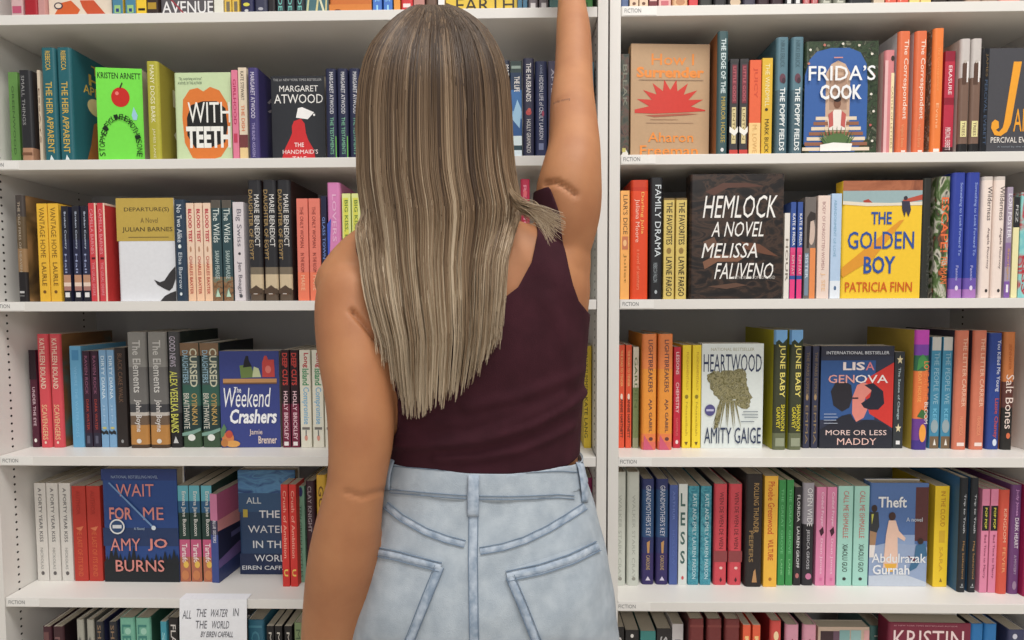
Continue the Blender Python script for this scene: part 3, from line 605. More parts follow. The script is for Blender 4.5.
# ---- right bookcase, top shelf (feet only in frame)
B(0, (620.8, 629.3), -105, 'slate blue book at left end', (84, 104, 146), 'h', spine=[v('DUSK', .4, .9, WT)])
B(0, [(629.8, 639), (639.6, 648.6)], -100, 'cream books with brown dots', (224, 196, 166), 'p', spine=[v('AMBER', .4, .9, (130, 80, 50)), e(.5,.95,.2,.014,(110,70,50))])
B(0, (649.2, 658.2), -100, 'maroon book with pale bands', (116, 36, 44), 'p', spine=[r(.1,.9,.9,.93,(220,180,170)), v('WINE', .4, .86, WT)])
B(0, (659, 671.6), -102, 'pale pink book with rose print', (226, 170, 164), 'p', spine=[v('BLUSH', .4, .9, (190, 70, 90)), r(.2,.8,.93,.97,(200,100,110))])
B(0, (673, 688.8), -102, 'cream book with tan circle', (222, 180, 136), 'h', spine=[e(.5,.94,.3,.03,(190,130,90)), v('SAND', .4, .88, (130, 80, 50))])
B(0, (689.6, 698.6), -102, 'scarlet book', (214, 62, 66), 'p', spine=[v('POPPY', .4, .9, WT)])
B(0, (699.5, 713.5), -104, 'charcoal green book', (50, 50, 48), 'h', spine=[v('COAL', .4, .9, (110, 110, 110))])
B(0, (714.5, 728), -104, 'charcoal black book with grey print', (44, 42, 46), 'h', spine=[v('SOOT', .4, .9, (140, 130, 130))])
B(0, (729, 743), -102, 'dark book with beige oval', (60, 56, 56), 'h', spine=[e(.5,.95,.38,.04,(206,180,150)), v('FACES', .4, .86, WT)])
B(0, (744, 757), -104, 'slate violet book', (70, 66, 84), 'h', spine=[v('VIOLA', .4, .9, (130, 120, 140))])
B(0, [(758, 771), (772, 785)], -104, 'deep burgundy black books', (56, 36, 44), 'h', spine=[v('CHERRY', .4, .9, (130, 80, 90))])
B(0, [(786, 794), (794.6, 803)], -102, 'black books with white foot emblem', (36, 36, 42), 'p', spine=[r(.25,.75,.92,.97,(220,220,220),'publisher_emblem'), v('INK', .4, .88, WT)])
B(0, [(804, 811), (811.6, 820)], -103, 'red books with pink print', (176, 66, 70), 'p', spine=[v('ROUGE', .4, .97, (236, 190, 190))])
B(0, [(821, 834), (835, 848)], -104, 'mottled grey green books', (128, 130, 116), 'h', spine=[v('LICHEN', .4, .97, (190, 190, 176))])
B(0, (850, 874), -106, 'wide black hardcover', (38, 40, 44), 'h', spine=[v('NOCTURNE', .2, .9, WT)])
B(0, (875, 886), -104, 'tan book', (206, 186, 160), 'p', spine=[v('OAT', .4, .9, (120, 90, 60))])
B(0, [(887, 898), (898.6, 910)], -104, 'orange red books', (222, 96, 74), 'p', spine=[v('EMBER', .4, .97, (250, 206, 170))])
B(0, [(911, 921.5), (922, 933)], -104, 'butter yellow books', (238, 206, 120), 'p', spine=[v('LEMON', .4, .9, (150, 110, 40))])
B(0, [(934, 950), (951, 967)], -108, 'black hardcovers', (56, 44, 40), 'h', spine=[v('PITCH', .4, .9, (140, 120, 110))])
B(0, [(968, 984), (985, 1001)], -108, 'brown cream books', (170, 140, 120), 'h', spine=[v('COCOA', .4, .9, WT)])
B(0, (1002, 1024), -108, 'wide rose pink book at right edge', (226, 150, 140), 'h', spine=[v('CORAL', .4, .9, WT)])

# ---- right bookcase, second shelf
B(1, (620.6, 629.4), 54, 'dark mottled paperback at left end', art([(40,50,44),(70,72,60),(96,70,60),(30,34,34)], 60, 1), 'p', spine=[v('BLEAK', .1, .5, (120, 120, 104)), pg([(.1,.97),(.5,.9),(.9,.95),(.8,1),(.2,1)], (220,216,206)), r(.2,.6,.9,.94,(190,180,90))], dd=.03)
SUN = []
for k in range(19):
    a = math.pi*k/18
    rad = (.45 if k % 2 == 0 else .27)*(1.0 if 0 < k < 18 else 1.0)
    rv = (.185 if k % 2 == 0 else .12)
    SUN.append((.5-rad*math.cos(a), .575-rv*1.45*math.sin(a)))
B(1, (630, 709.6), 44, 'face-out tan paperback with red sunburst', (188, 152, 114), 'p', face=True, dd=.03, th=.025, yaw=3, front=[
  t('How I', .26, .8, .085, .185, (236, 138, 52), bold=.03), t('Surrender', .07, .93, .2, .295, (236, 138, 52), bold=.04), pg(SUN+[(.95,.585),(.6,.6),(.3,.61),(.05,.605)], (214,48,34), 'red_sunburst'),
  pg([(.18,.625),(.7,.605),(.86,.61),(.7,.622),(.3,.64)], (176,84,62), 'red_sunburst'), r(.25,.6,.66,.664,(150,100,76), 'red_sunburst'), r(.2,.8,.69,.694,(150,110,86), 'red_sunburst'), r(.1,.92,.312,.318,(150,120,96),'red_sunburst'),
  t('Aharon', .22, .8, .775, .86, (240, 140, 50), AU, .04), t('Freeman', .12, .86, .89, .98, (240, 140, 50), AU, .04)])
B(1, (717.4, 728.2), 31, 'tall dark teal hardcover with brown side', (58, 88, 92), 'h', back_c=(160, 98, 56), W=.165, dd=.008, spine=[v('THE EDGE OF THE', .06, .5, (206, 222, 222), .3, .75, bold=.02), v('MIRROR HOUSE', .53, .9, (190, 166, 70), .35, .75), e(.5,.96,.15,.016,(220,220,220),'publisher_emblem')])
lt = [r(0,1,.0,.04,(50,48,50),'cover'), r(.25,.8,.06,.46,(120,40,54)), v('LITTLE GODS', .08, .44, (190, 90, 100), .35, .7), r(.25,.75,.5,.88,(214,196,140)), v('LINTON', .52, .84, (120, 100, 60), .35, .65, AU), pg([(0,.7),(.6,.74),(1,.7),(1,.76),(.6,.8),(0,.76)], (236,232,224)), r(0,1,.945,1,(206,60,50))]
B(1, [(729.6, 738.2), (738.9, 748.6)], 59, 'dark paperbacks with cream panel and red foot', (56, 52, 56), 'p', spine=lt)
B(1, (749.2, 761), 60, 'orange red paperback with cream foot', (234, 96, 54), 'p', bands=[(.66,1,(240,200,130))], spine=[v('JUICY', .08, .4, (210, 70, 40), .3, .7), v('M. LOWE', .68, .98, (220, 170, 100), .3, .7, AU)])
B(1, (761.6, 772.4), 58, 'mustard paperback with dark foot lettering', (222, 178, 44), 'p', spine=[v('THE WINDMILL', .06, .5, (238, 226, 170), .3, .7), e(.45,.53,.15,.015,(60,50,30)), v('MARK BUCK', .63, .98, (80, 64, 24), .3, .7, AU)])
B(1, [(774, 790.4), (791, 803.6)], 37, 'slate blue hardcovers with white spine lettering', (86, 122, 136), 'h', back_c=(70, 104, 118), bands=[(.45,1,(72,100,112))], spine=[v('NIKKI ERLICK', .03, .26, (66, 96, 108), .3, .65, AU), e(.5,.35,.24,.04,(104,62,76),'red_poppy'), e(.6,.37,.15,.025,(70,44,56),'red_poppy'), v('THE POPPY FIELDS', .43, .97, (230, 236, 236), .3, .72, bold=.02)], dd=.008)
FB = (52, 96, 168)
B(1, (804.4, 877.5), 41, 'face-out blue hardcover framed by green foliage', art([(30,42,32),(48,64,44),(62,78,56),(40,46,36),(120,124,104)], 70, 1), 'h', face=True, dd=.02, front=[
  pg([(0,.3),(.06,.16),(.16,.09),(.35,.06),(.6,.06),(.75,.1),(.84,.2),(.86,.4),(.86,.85),(.7,.97),(.08,.97),(0,.9)], FB, 'blue_panel'), pg([(.29,.95),(.29,.28),(.36,.2),(.45,.17),(.55,.2),(.62,.28),(.62,.95)], (200,166,140), 'doorway'),
  r(.34,.58,.3,.6,(176,140,118),'doorway')] + [r(.16-.03*k, .72+.03*k, .66+.045*k, .69+.045*k, (226,206,180) if k % 2 == 0 else (150,96,70), 'stairs') for k in range(7)] +
  [e(.45,.545,.048,.042,(126,84,64),'seated_woman'), blob(.45,.505,.05,.028,.1,3,(40,30,30),'seated_woman'), pg([(.41,.6),(.5,.6),(.58,.69),(.56,.78),(.34,.78),(.32,.69)], (232,222,214),'seated_woman'), pg([(.33,.64),(.39,.61),(.4,.74),(.34,.76)], (196,90,84),'seated_woman'), pg([(.51,.61),(.57,.64),(.56,.76),(.5,.74)], (196,90,84),'seated_woman')] +
  [pg([(.44+.16*math.cos(q)-.012, .9), (.45+.26*math.cos(q), .84-.1*math.sin(q)), (.44+.16*math.cos(q)+.03, .9)], [(74,106,58),(98,128,74),(60,90,50)][k % 3],'agave_plant') for k, q in enumerate([math.pi*(i+.5)/13 for i in range(13)])] +
  [blob(.45,.86,.15,.05,.12,5,(84,114,64),'agave_plant'), pg([(.22,.91),(.4,.89),(.66,.9),(.64,.965),(.22,.965)], (238,234,228),'white_cloth')] +
  [blob(x,y,.018,.011,.2,i,c_,'small_flower|%d' % i,14) for i,(x,y,c_) in enumerate([(.9,.12,(226,220,206)),(.93,.3,(190,100,90)),(.9,.47,(232,226,214)),(.94,.62,(226,220,206)),(.9,.74,(190,90,84)),(.93,.88,(226,220,206)),(.06,.08,(226,220,206)),(.04,.2,(200,120,100)),(.5,.03,(220,214,200)),(.72,.045,(206,196,180)),(.25,.04,(196,110,96))])] +
  [
   t('FRIDA’S', .04, .95, .22, .35, (232, 234, 236), bold=.03), t('COOK', .2, .77, .385, .515, (232, 234, 236), bold=.03), r(.38,.5,.145,.155,(214,140,130),'quote_lettering')])
B(1, (884, 894.5), 50, 'pink hardcover with cream spine strip beside blue face-out', (214, 128, 132), 'h', back_c=(214, 176, 170), bands=[], W=.15, dd=.012, spine=[r(.62,.92,.22,1,(238,216,170)), v('CASTLE OF LETTERS', .35, .95, (176, 140, 90), .68, .86), e(.72,.08,.16,.026,(60,50,44),'publisher_emblem'), r(.0,.3,.1,1,(230,180,180),'cover')])
cor = [v('The Correspondent', .07, .72, (244, 214, 196), .35, .8, bold=.01), v('Virginia Evans', .76, .95, (236, 160, 110), .3, .6, AU, 0), r(.4,.75,.975,.99,(240,220,210),'publisher_emblem')]
B(1, [(897.5, 910), (914.2, 927)], 31, 'coral orange hardcovers with pale grey back covers', (228, 110, 66), 'h', back_c=(206, 204, 210), spine=cor, dd=.01)
B(1, (932.5, 943.5), 28, 'vivid orange hardcover with floral back cover', (240, 124, 54), 'h', back_c=art([(206,200,180),(150,110,80),(110,110,100),(230,220,210)], 70, 2), spine=[v('The Correspondent', .15, .5, (248, 160, 90), .3, .6, bold=0), v('Evans', .6, .8, (250, 190, 140), .35, .6, AU, 0), r(.2,.75,.965,.99,(244,230,220),'publisher_emblem')], dd=.01)
B(1, (944, 954.3), 51, 'crimson paperback with white capitals', (192, 44, 68), 'p', bands=[(.0,.1,(150,30,54)),(.45,.52,(150,30,50)),(.93,1,(60,30,34))], spine=[v('ERASURE', .14, .42, (238, 214, 216), .35, .7, bold=.03), v('PERCIVAL EVERETT', .74, .96, (240, 220, 220), .2, .7, AU, .02)], dd=.02)
B(1, [(959.5, 970), (970.6, 981.6)], 38.6, 'grey white hardcovers with brown pencil picture', (196, 188, 184), 'h', back_c=(184, 176, 170), bands=[(.34,.92,(120,92,78)),(.92,1,(32,30,32))], spine=[pg([(.2,.22),(.45,.19),(.65,.22),(.62,.4),(.2,.4)], (92,66,54), 'pencil_picture'), r(.62,.75,.2,.38,(232,228,226),'pencil_picture'), e(.42,.2,.12,.015,(190,180,170),'pencil_picture'), r(.15,.75,.72,.86,(226,216,150),AU), v('TREES', .73, .85, (120, 92, 78), .3, .6, AU)], dd=.01)
B(1, (983.2, 1045), 48, 'face-out slate grey hardcover with large amber capital', (72, 72, 78), 'h', face=True, dd=.012, th=.028, back_c=(40, 40, 46), front=[
  r(0,.075,0,1,(26,28,34),'cover'), ('v', AU, 'PERCIVAL EVERETT', .015, .06, .3, .92, (70, 90, 120), .0, 0), ('v', TI, 'JAMES', .015, .06, .05, .27, (120, 96, 60), .0, 0),
  pg([(.47,.13),(.6,.13),(.46,.72),(.4,.8),(.3,.84),(.2,.83),(.14,.76),(.15,.71),(.2,.68),(.26,.7),(.27,.76),(.22,.78),(.27,.8),(.33,.76),(.35,.7)], (240,160,40), bold_n := 'title_lettering'),
  t('AMES', .5, .98, .58, .8, (240, 160, 40), bold=.0), t('PERCIVAL EVERETT', .14, .98, .85, .905, (226, 220, 214), AU, .01), t('A novel by the author of', .25, .9, .935, .955, (140, 150, 160), 'quote_lettering', 0)])

# ---- right bookcase, third shelf
B(2, (620.2, 629.5), 190.6, 'amber paperback at left end', (248, 176, 90), 'p', spine=[v("LIAR'S DICE", .04, .4, (130, 90, 50), .3, .8, bold=.02), r(.2,.85,.42,.54,(206,120,80)), e(.5,.48,.2,.03,(240,190,130)), v('Juliet', .58, .85, (170, 120, 50), .35, .7, AU, 0)])
B(2, (630.6, 648.4), 180, 'thick vermilion hardcover', (238, 72, 30), 'h', bands=[(0,.06,(214,60,26)),(.06,.09,(206,50,20))], back_c=(220, 60, 28), spine=[v('Darling Julia', .1, .45, (248, 196, 90), .55, .75, bold=0), v('Juliana Moore', .16, .52, (246, 200, 180), .2, .5, AU), v('a novel of summers', .58, .92, (248, 140, 100), .35, .55, 'quote_lettering', 0)], dd=.008)
B(2, (649.6, 662.8), 177.5, 'black hardcover with large white spine lettering', (34, 34, 38), 'h', spine=[v('FAMILY DRAMA', .06, .65, (214, 224, 228), .4, .85, bold=.01), v('REBECCA FALLON', .7, .86, (150, 160, 166), .3, .6, AU), e(.5,.94,.1,.016,(170,180,186),'publisher_emblem')], dd=.01)
B(2, [(663.4, 674.4), (675.4, 687)], 198, 'pale gold paperbacks with black spine lettering', (216, 190, 100), 'p', bands=[(0,.02,(120,96,50))], spine=[v('THE FAVORITES', .04, .46, (46, 40, 30), .25, .8, bold=.01), e(.5,.52,.22,.03,(150,120,60),'publisher_emblem'), v('LAYNE FARGO', .58, .97, (46, 40, 30), .25, .8, AU, .01)])
HEMB = art([(30,27,28),(37,33,33),(44,38,36),(72,56,48),(38,33,33),(31,28,29)], 11, 2.5, stretch=(1,1,2.2))
B(2, (690, 783), 174, 'large face-out black hardcover with white brush lettering', HEMB, 'h', face=True, dd=.006, th=.036, back_c=(34, 32, 34), front=[
  pg([(.16,.14),(.35,.07),(.6,.07),(.8,.1),(.62,.105),(.4,.11),(.25,.17)], (92,60,50), 'woodgrain_art'), pg([(.14,.7),(.3,.64),(.6,.66),(.52,.7),(.3,.7),(.16,.76)], (130,88,66), 'woodgrain_art'), pg([(.14,.54),(.26,.5),(.3,.56),(.2,.62)], (110,80,64), 'woodgrain_art'), pg([(.55,.54),(.75,.56),(.95,.66),(.8,.64),(.6,.6)], (110,70,52), 'woodgrain_art'), pg([(.2,.9),(.5,.87),(.62,.89),(.4,.92)], (100,72,58), 'woodgrain_art'),
  t('HEMLOCK', .15, .93, .17, .35, (236, 234, 230), bold=.0, shear=.04), t('A NOVEL', .24, .8, .38, .5, (236, 234, 230), 'quote_lettering', 0, .05), t('MELISSA', .14, .74, .55, .67, (236, 234, 230), AU, 0, .05), t('FALIVENO', .28, .9, .71, .84, (236, 234, 230), AU, 0, .05), t('AUTHOR OF TOMBOYLAND', .46, .92, .815, .84, (190, 186, 182), 'quote_lettering', 0)])
B(2, (784, 789.6), 213, 'thin white paperback right of large black face-out', (226, 220, 212), 'p', spine=[v('HOUR', .3, .8, (130, 120, 110))], dd=.008)
B(2, [(790.2, 795.6), (796, 803.4)], 202, 'blue and hot pink paperbacks', (54, 84, 160), 'p', bands=[(.47,.52,(230,70,130)),(.52,.76,(222,60,120)),(.8,1,(236,60,130))], spine=[v('KATE & FRIDA', .12, .45, (234, 236, 240), .35, .85, bold=.03), v('KIM FAY', .55, .75, (240, 190, 200), .3, .8, AU)])
B(2, (804.2, 815.6), 197, 'grey paperback with painted face and orange foot', (112, 104, 100), 'p', spine=[e(.62,.34,.3,.13,(204,180,166),'painted_face'), pg([(.2,.2),(.5,.14),(.95,.16),(.95,.22),(.5,.24),(.4,.5),(.2,.5)], (56,48,46),'painted_face'), r(.5,1,.5,1,(234,140,78),'painted_face'), r(.05,.4,.55,.97,(120,140,160),'painted_face'), v('SISTER', .56, .8, (200, 214, 226), .1, .35)])
B(2, (817.2, 829.8), 195.5, 'pale blush paperback with rose spine lettering', (230, 208, 196), 'p', spine=[v('BODY OF FORGOTTEN WOMEN', .06, .72, (176, 130, 130), .35, .6), v('J. SEE', .75, .93, (232, 190, 150), .3, .7, AU)], dd=.012)
B(2, (830.6, 841.2), 193.5, 'pale blue paperback with white foot', (176, 202, 232), 'p', bands=[(.83,1,(222,230,240))], spine=[v('ABANDONMENT OF LOVE', .06, .6, (120, 170, 200), .25, .5), e(.5,.9,.12,.02,(80,110,150),'publisher_emblem')], dd=.012)
YB = (244, 198, 40); BL = (48, 84, 164)
B(2, (842, 921), 180.5, 'face-out yellow hardcover with blue title capitals', YB, 'h', face=True, dd=.012, th=.03, front=[
  r(0,1,0,.085,art([(150,90,64),(176,110,80),(120,70,54)], 20, 1),'cover'), pg([(0,.085),(1,.085),(1,.19),(.6,.2),(.3,.19),(0,.2)], (150,176,180), 'beach_scene'), pg([(.25,.17),(.32,.155),(.38,.19),(.28,.195)], (180,70,54), 'beach_scene'), pg([(.75,.165),(1,.12),(1,.165),(.78,.19)], (190,80,60), 'beach_scene'), pg([(0,.17),(.28,.185),(.6,.19),(1,.18),(1,.21),(.3,.215),(0,.2)], (226,216,196), 'beach_scene'),
  e(.79,.15,.025,.018,(60,56,66),'walking_figure'), pg([(.74,.175),(.84,.175),(.86,.25),(.83,.31),(.8,.26),(.78,.31),(.75,.25)], (60,58,76),'walking_figure'), pg([(.72,.34),(.78,.33),(.4,.66),(.02,.82),(0,.8),(0,.74)], (226,150,40),'walking_figure'),
  t('THE', .36, .62, .265, .37, BL, bold=.02), t('GOLDEN', .07, .91, .43, .58, BL, bold=.02), t('BOY', .28, .68, .64, .79, BL, bold=.02), t('PATRICIA FINN', .05, .9, .86, .945, (214, 96, 30), AU, .01)])
B(2, (921.6, 931), 178, 'black ribbed hardcover beside yellow face-out cover', (44, 46, 42), 'h', spine=[v('DARKNESS', .4, .95, (70, 72, 66), .6, .9)], dd=.012)
JUN = art([(40,46,38),(206,200,186),(84,110,60),(60,60,50),(170,90,60)], 45, 1.5, stretch=(1,1,.5))
B(2, (935.5, 950), 176.5, 'jungle patterned hardcover with orange spine lettering', JUN, 'h', back_c=art([(40,46,38),(206,196,180),(84,110,60),(70,66,56)], 30, 1.5), spine=[v('ESCAPE!', .17, .62, (238, 110, 60), .35, .85, bold=.02), v('FISHMAN', .66, .88, (238, 120, 60), .4, .85, AU, .01)], dd=.01)
B(2, [(951, 965), (965.8, 979.4)], 172.5, 'royal blue hardcovers with violet feet', (48, 66, 164), 'h', bands=[(.84,.93,(110,84,178)),(.93,1,(176,120,196))], spine=[v('Something to Look Forward To', .08, .66, (150, 170, 230), .5, .75), v('Fannie', .74, .86, (170, 170, 226), .4, .6, AU), e(.5,.92,.12,.02,(226,214,240),'publisher_emblem')], dd=.008)
wd = [v('Wilderness', .08, .36, (70, 60, 62), .45, .85, bold=.015), v('Angela Flournoy', .42, .76, (110, 90, 90), .5, .75, AU), e(.6,.94,.12,.014,(60,54,54),'publisher_emblem')]
B(2, [(981, 992.5), (993.2, 1005)], 176.5, 'cream pink hardcovers with brown spine lettering', (236, 218, 208), 'h', spine=wd, dd=.01, bands=[(0,.03,(206,196,188))])
B(2, (1005.6, 1011.6), 187, 'thin lilac grey paperback near right edge', (164, 150, 172), 'p', bands=[(.5,.72,(140,110,160)),(.85,1,(130,90,170))], spine=[v('LORI FOSTER', .06, .46, (226, 222, 230), .2, .85, AU, .02), v('Starlight', .55, .84, (210, 160, 90), .3, .7), r(.3,.7,.88,.95,(236,230,240),'publisher_emblem')], dd=.015)
B(2, (1012.4, 1018.8), 197, 'small paperback with black top and pale yellow foot', (234, 226, 170), 'p', bands=[(0,.3,(40,40,44))], spine=[v('FIZZ', .08, .25, (190, 190, 190), .3, .7)], dd=.02)
B(2, (1019.6, 1032), 192, 'aqua book with red swirls at right edge', art([(120,196,200),(150,210,206),(190,50,60),(120,190,196)], 26, 1.5), 'p', spine=[v('KISS', .6, .95, (190, 50, 60))], dd=.02)

# ---- right bookcase, fourth shelf
rt = [v('THE ROAD TO TENDER', .05, .4, (248, 190, 120), .3, .7), e(.5,.5,.2,.03,(240,220,200)), v('ANNIE HARTNETT', .52, .9, (60, 40, 36), .3, .75, AU, .02)]
B(3, [(618.6, 624.6), (625.1, 632.2)], 345, 'orange red paperbacks at left end', (234, 84, 50), 'p', bot=446.5, spine=rt)
B(3, (632.8, 638.8), 347, 'thin grey green paperback right of orange red pair', (150, 152, 120), 'p', bot=446.5, bands=[(0,.4,(214,206,186)),(.4,.9,(120,134,84))], spine=[v('GARDEN', .1, .6, (90, 110, 60))])
lb = [v('LIGHTBREAKERS', .05, .5, (90, 60, 70), .42, .72, bold=.01), v('AJA GABEL', .56, .85, (90, 60, 70), .42, .7, AU, .01), pg([(.1,1),(.15,.87),(.8,1)], (214,90,120)), e(.62,.905,.14,.016,(110,60,60),'publisher_emblem')]
B(3, [(642, 656.8), (658, 673)], 334, 'orange hardcovers with dark lettering and pink foot', (240, 150, 52), 'h', bot=450, back_c=(222, 134, 30), bands=[(0,.3,(238,134,70)),(.86,.93,(240,130,70)),(.93,1,(232,110,90))], spine=lb)
B(3, (673.6, 680.8), 347, 'thin cherry red paperback beside orange pair', (204, 40, 62), 'p', bot=446, spine=[v('LESSONS', .05, .27, (244, 224, 224), .3, .75, bold=.02), v('CHEMISTRY', .35, .65, (244, 224, 224), .3, .75, bold=.02), v('GARMUS', .7, .88, (230, 120, 120), .35, .65, AU), e(.5,.94,.2,.02,(240,220,220),'publisher_emblem')])
B(3, [(681.6, 691.6), (692.2, 701)], 345, 'lemon yellow paperbacks left of white face-out cover', (244, 214, 42), 'p', bot=447, spine=[v('FUNDAMENTALLY', .07, .44, (200, 150, 40), .45, .7), e(.5,.5,.2,.02,(150,130,40)), v('Nussaibah', .55, .88, (200, 170, 40), .4, .65, AU), pg([(.3,.94),(.5,.975),(.7,.94)], (110,80,30), 'publisher_emblem')])
TREE = art([(84,82,52),(118,112,74),(160,154,118),(92,88,58),(190,186,158)], 70, 2)
HW = (222, 230, 228); HN = (46, 58, 92)
B(3, (701.4, 763), 343.5, 'face-out white book with tree shaped like a head', HW, 'p', bot=447.5, face=True, th=.03, front=[
  t('NATIONAL BESTSELLER', .15, .85, .04, .07, (176, 176, 150), 'quote_lettering', 0), t('HEARTWOOD', .03, .97, .1, .27, HN, bold=.02),
  blob(.44,.40,.30,.145,.10,21,TREE,'tree_head',70), pg([(.68,.36),(.76,.42),(.77,.46),(.83,.515),(.79,.535),(.80,.56),(.78,.575),(.79,.6),(.74,.625),(.66,.62),(.56,.58),(.55,.4)], TREE,'tree_head'), blob(.22,.33,.13,.07,.16,5,TREE,'tree_head'), blob(.6,.3,.13,.06,.16,8,TREE,'tree_head')] +
  [pg([(.30+.032*k, .54), (.335+.032*k, .54), (.20+.062*k+(.02 if k % 2 else -.02), .80+.02*(k % 3))], TREE,'tree_roots') for k in range(8)] + [pg([(.26,.6),(.3,.56),(.34,.6),(.27,.8),(.2,.82)], TREE,'tree_roots')] + [
  e(.14,.635,.085,.055,(86,82,140),'club_sticker'), r(.08,.2,.625,.645,(190,190,220),'club_sticker'), r(.68,.92,.645,.652,(120,130,140),'quote_lettering'), r(.66,.92,.675,.682,(120,130,140),'quote_lettering'), r(.7,.92,.7,.706,(120,130,140),'quote_lettering'), r(.64,.86,.74,.748,(120,130,140),'quote_lettering'),
  t('AMITY GAIGE', .05, .97, .8, .955, HN, AU, .02)])
jb = [r(.08,.94,0,.12,(116,172,226),'cover'), pg([(.08,.1),(.3,.08),(.6,.11),(.94,.07),(.94,.14),(.08,.14)], (50,60,40)), v('JUNE BABY', .12, .56, (238, 222, 110), .3, .82, bold=.03), v('SHANNON', .62, .84, (226, 210, 50), .55, .85, AU, .01), v('GARVEY', .64, .82, (226, 210, 50), .2, .5, AU, .01), r(.15,.85,.9,.97,(150,156,130),'publisher_emblem')]
B(3, [(774, 787.2), (789.6, 802.8)], 330, 'tall olive hardcovers with yellow lettering', (62, 66, 46), 'h', bot=450, back_c=(172, 168, 26), front_c=(172, 168, 26), bands=[(0,.12,(116,172,226)),(.86,1,(104,110,80))], spine=jb)
B(3, [(803.8, 810.4), (811, 819.6)], 346, 'slate navy paperbacks with bronze lettering', (54, 56, 80), 'p', bot=445.5, spine=[v('THE PARIS EXPRESS', .06, .5, (130, 110, 84), .3, .75), e(.5,.5,.2,.03,(170,140,100)), v('EMMA', .58, .96, (150, 126, 90), .3, .7, AU)])
MN = (50, 56, 78)
B(3, (820.4, 893), 346, 'face-out dark blue book with embracing couple, red curtain', MN, 'p', bot=446.5, face=True, th=.035, front=[
  r(0,.75,.14,.72,(50,88,150),'blue_curtain'), pg([(.62,.32),(1,.16),(1,.8),(.68,.66),(.62,.5)], (220,54,48), 'red_curtain'), r(0,1,0,.1,(48,50,66),'cover'), 
  pg([(.14,.44),(.2,.36),(.32,.34),(.42,.38),(.44,.5),(.4,.6),(.3,.64),(.18,.58)], (44,42,50), 'couple_art'), pg([(.44,.5),(.5,.38),(.58,.35),(.68,.38),(.7,.44),(.62,.5),(.6,.56),(.66,.6),(.6,.7),(.5,.74),(.44,.66)], (228,134,122), 'couple_art'), pg([(.6,.38),(.72,.36),(.86,.44),(.88,.56),(.8,.62),(.68,.62),(.6,.6),(.56,.56),(.68,.5),(.7,.43)], (38,40,56), 'couple_art'),
  pg([(0,.82),(.3,.68),(.42,.66),(.5,.76),(.62,.72),(.72,.72),(.9,.76),(1,.84),(1,1),(0,1)], (40,42,54), 'couple_art'), r(.44,.52,.5,.515,(70,50,60),'couple_art'),
  t('INTERNATIONAL BESTSELLER', .07, .93, .05, .08, (214, 218, 226), 'quote_lettering', .02), t('LIS', .3, .6, .155, .235, (236, 222, 220), AU, .03), t('A', .61, .73, .155, .235, (226, 130, 140), AU, .03), t('GEN', .1, .46, .28, .36, (232, 160, 150), AU, .03), t('OVA', .47, .92, .28, .36, (238, 226, 224), AU, .03),
  t('MORE OR LESS', .08, .92, .82, .87, (236, 206, 200), TI, .03), t('MADDY', .24, .78, .9, .965, (236, 190, 180), TI, .03), r(.05,.22,.66,.665,(190,200,220),'quote_lettering'), r(.05,.24,.69,.695,(190,200,220),'quote_lettering'), r(.05,.22,.72,.725,(190,200,220),'quote_lettering'), r(.05,.24,.75,.755,(190,200,220),'quote_lettering')])
B(3, (893.8, 904), 352, 'black paperback with two cream stars', (52, 56, 60), 'p', bot=445, spine=[pg([(.5+(.32 if k % 2 == 0 else .14)*math.sin(k*math.pi/5), .08-(.05 if k % 2 == 0 else .02)*math.cos(k*math.pi/5)) for k in range(10)], (230,214,170), 'cream_star'), v('The Sense of Change', .16, .7, (176, 196, 200), .3, .6), pg([(.5+(.32 if k % 2 == 0 else .14)*math.sin(k*math.pi/5), .79-(.05 if k % 2 == 0 else .02)*math.cos(k*math.pi/5)) for k in range(10)], (230,214,170), 'cream_star'), r(.3,.7,.92,.96,(230,230,230),'publisher_emblem')])
B(3, (914.6, 929.2), 330, 'multicolour hardcover with purple top and tropical print', (150, 70, 150), 'h', bot=450, back_c=(192, 164, 62), W=.165, bands=[(0,.12,(206,70,190)),(.12,.21,(130,70,180)),(.21,.34,(50,110,80)),(.34,.74,(236,120,60)),(.74,.92,(110,60,150)),(.92,1,(70,50,140))],
  spine=[pg([(.1,.34),(.2,.24),(.5,.2),(.9,.26),(.8,.34),(.5,.3)], (70,150,80),'palm_leaves'), v('LOVE AT THE', .26, .58, (250, 130, 70), .6, .95, bold=.02), v('BOAT HOUSE', .34, .6, (250, 170, 90), .2, .45, bold=.01), pg([(.2,.72),(.5,.66),(.9,.68),(.7,.74)], (60,110,60),'palm_leaves'), e(.62,.86,.24,.075,(246,160,60)), v('BLOOM', .6, .78, (240, 230, 220), .7, .95, AU)])
pp = [r(.05,.95,0,.12,(196,196,190),'cover'), v('THE PEOPLE WE', .14, .6, (150, 190, 206), .3, .8, bold=.01), v('KEEP', .64, .8, (110, 190, 220), .3, .7), e(.5,.8,.38,.06,(150,170,176)), r(.05,.95,.89,1,(120,96,70),'cover'), pg([(.4,.97),(.55,.91),(.7,.97)], (230,226,216), 'publisher_emblem')]
B(3, [(930, 940.6), (941.6, 951.6)], 337, 'sea blue paperbacks with brown feet', (62, 140, 176), 'p', bot=448.6, spine=pp)
B(3, [(955, 968.6), (972.6, 986.4)], 330.5, 'terracotta hardcovers with pale spine lettering', (214, 118, 90), 'h', bot=449.8, back_c=(60, 56, 70), spine=[v('THE LETTER CARRIER', .06, .64, (236, 188, 160), .5, .8, bold=.01), v('FRANCESCA', .72, .88, (240, 160, 120), .4, .65, AU, 0), r(.25,.8,.94,.97,(240,220,210),'publisher_emblem')])
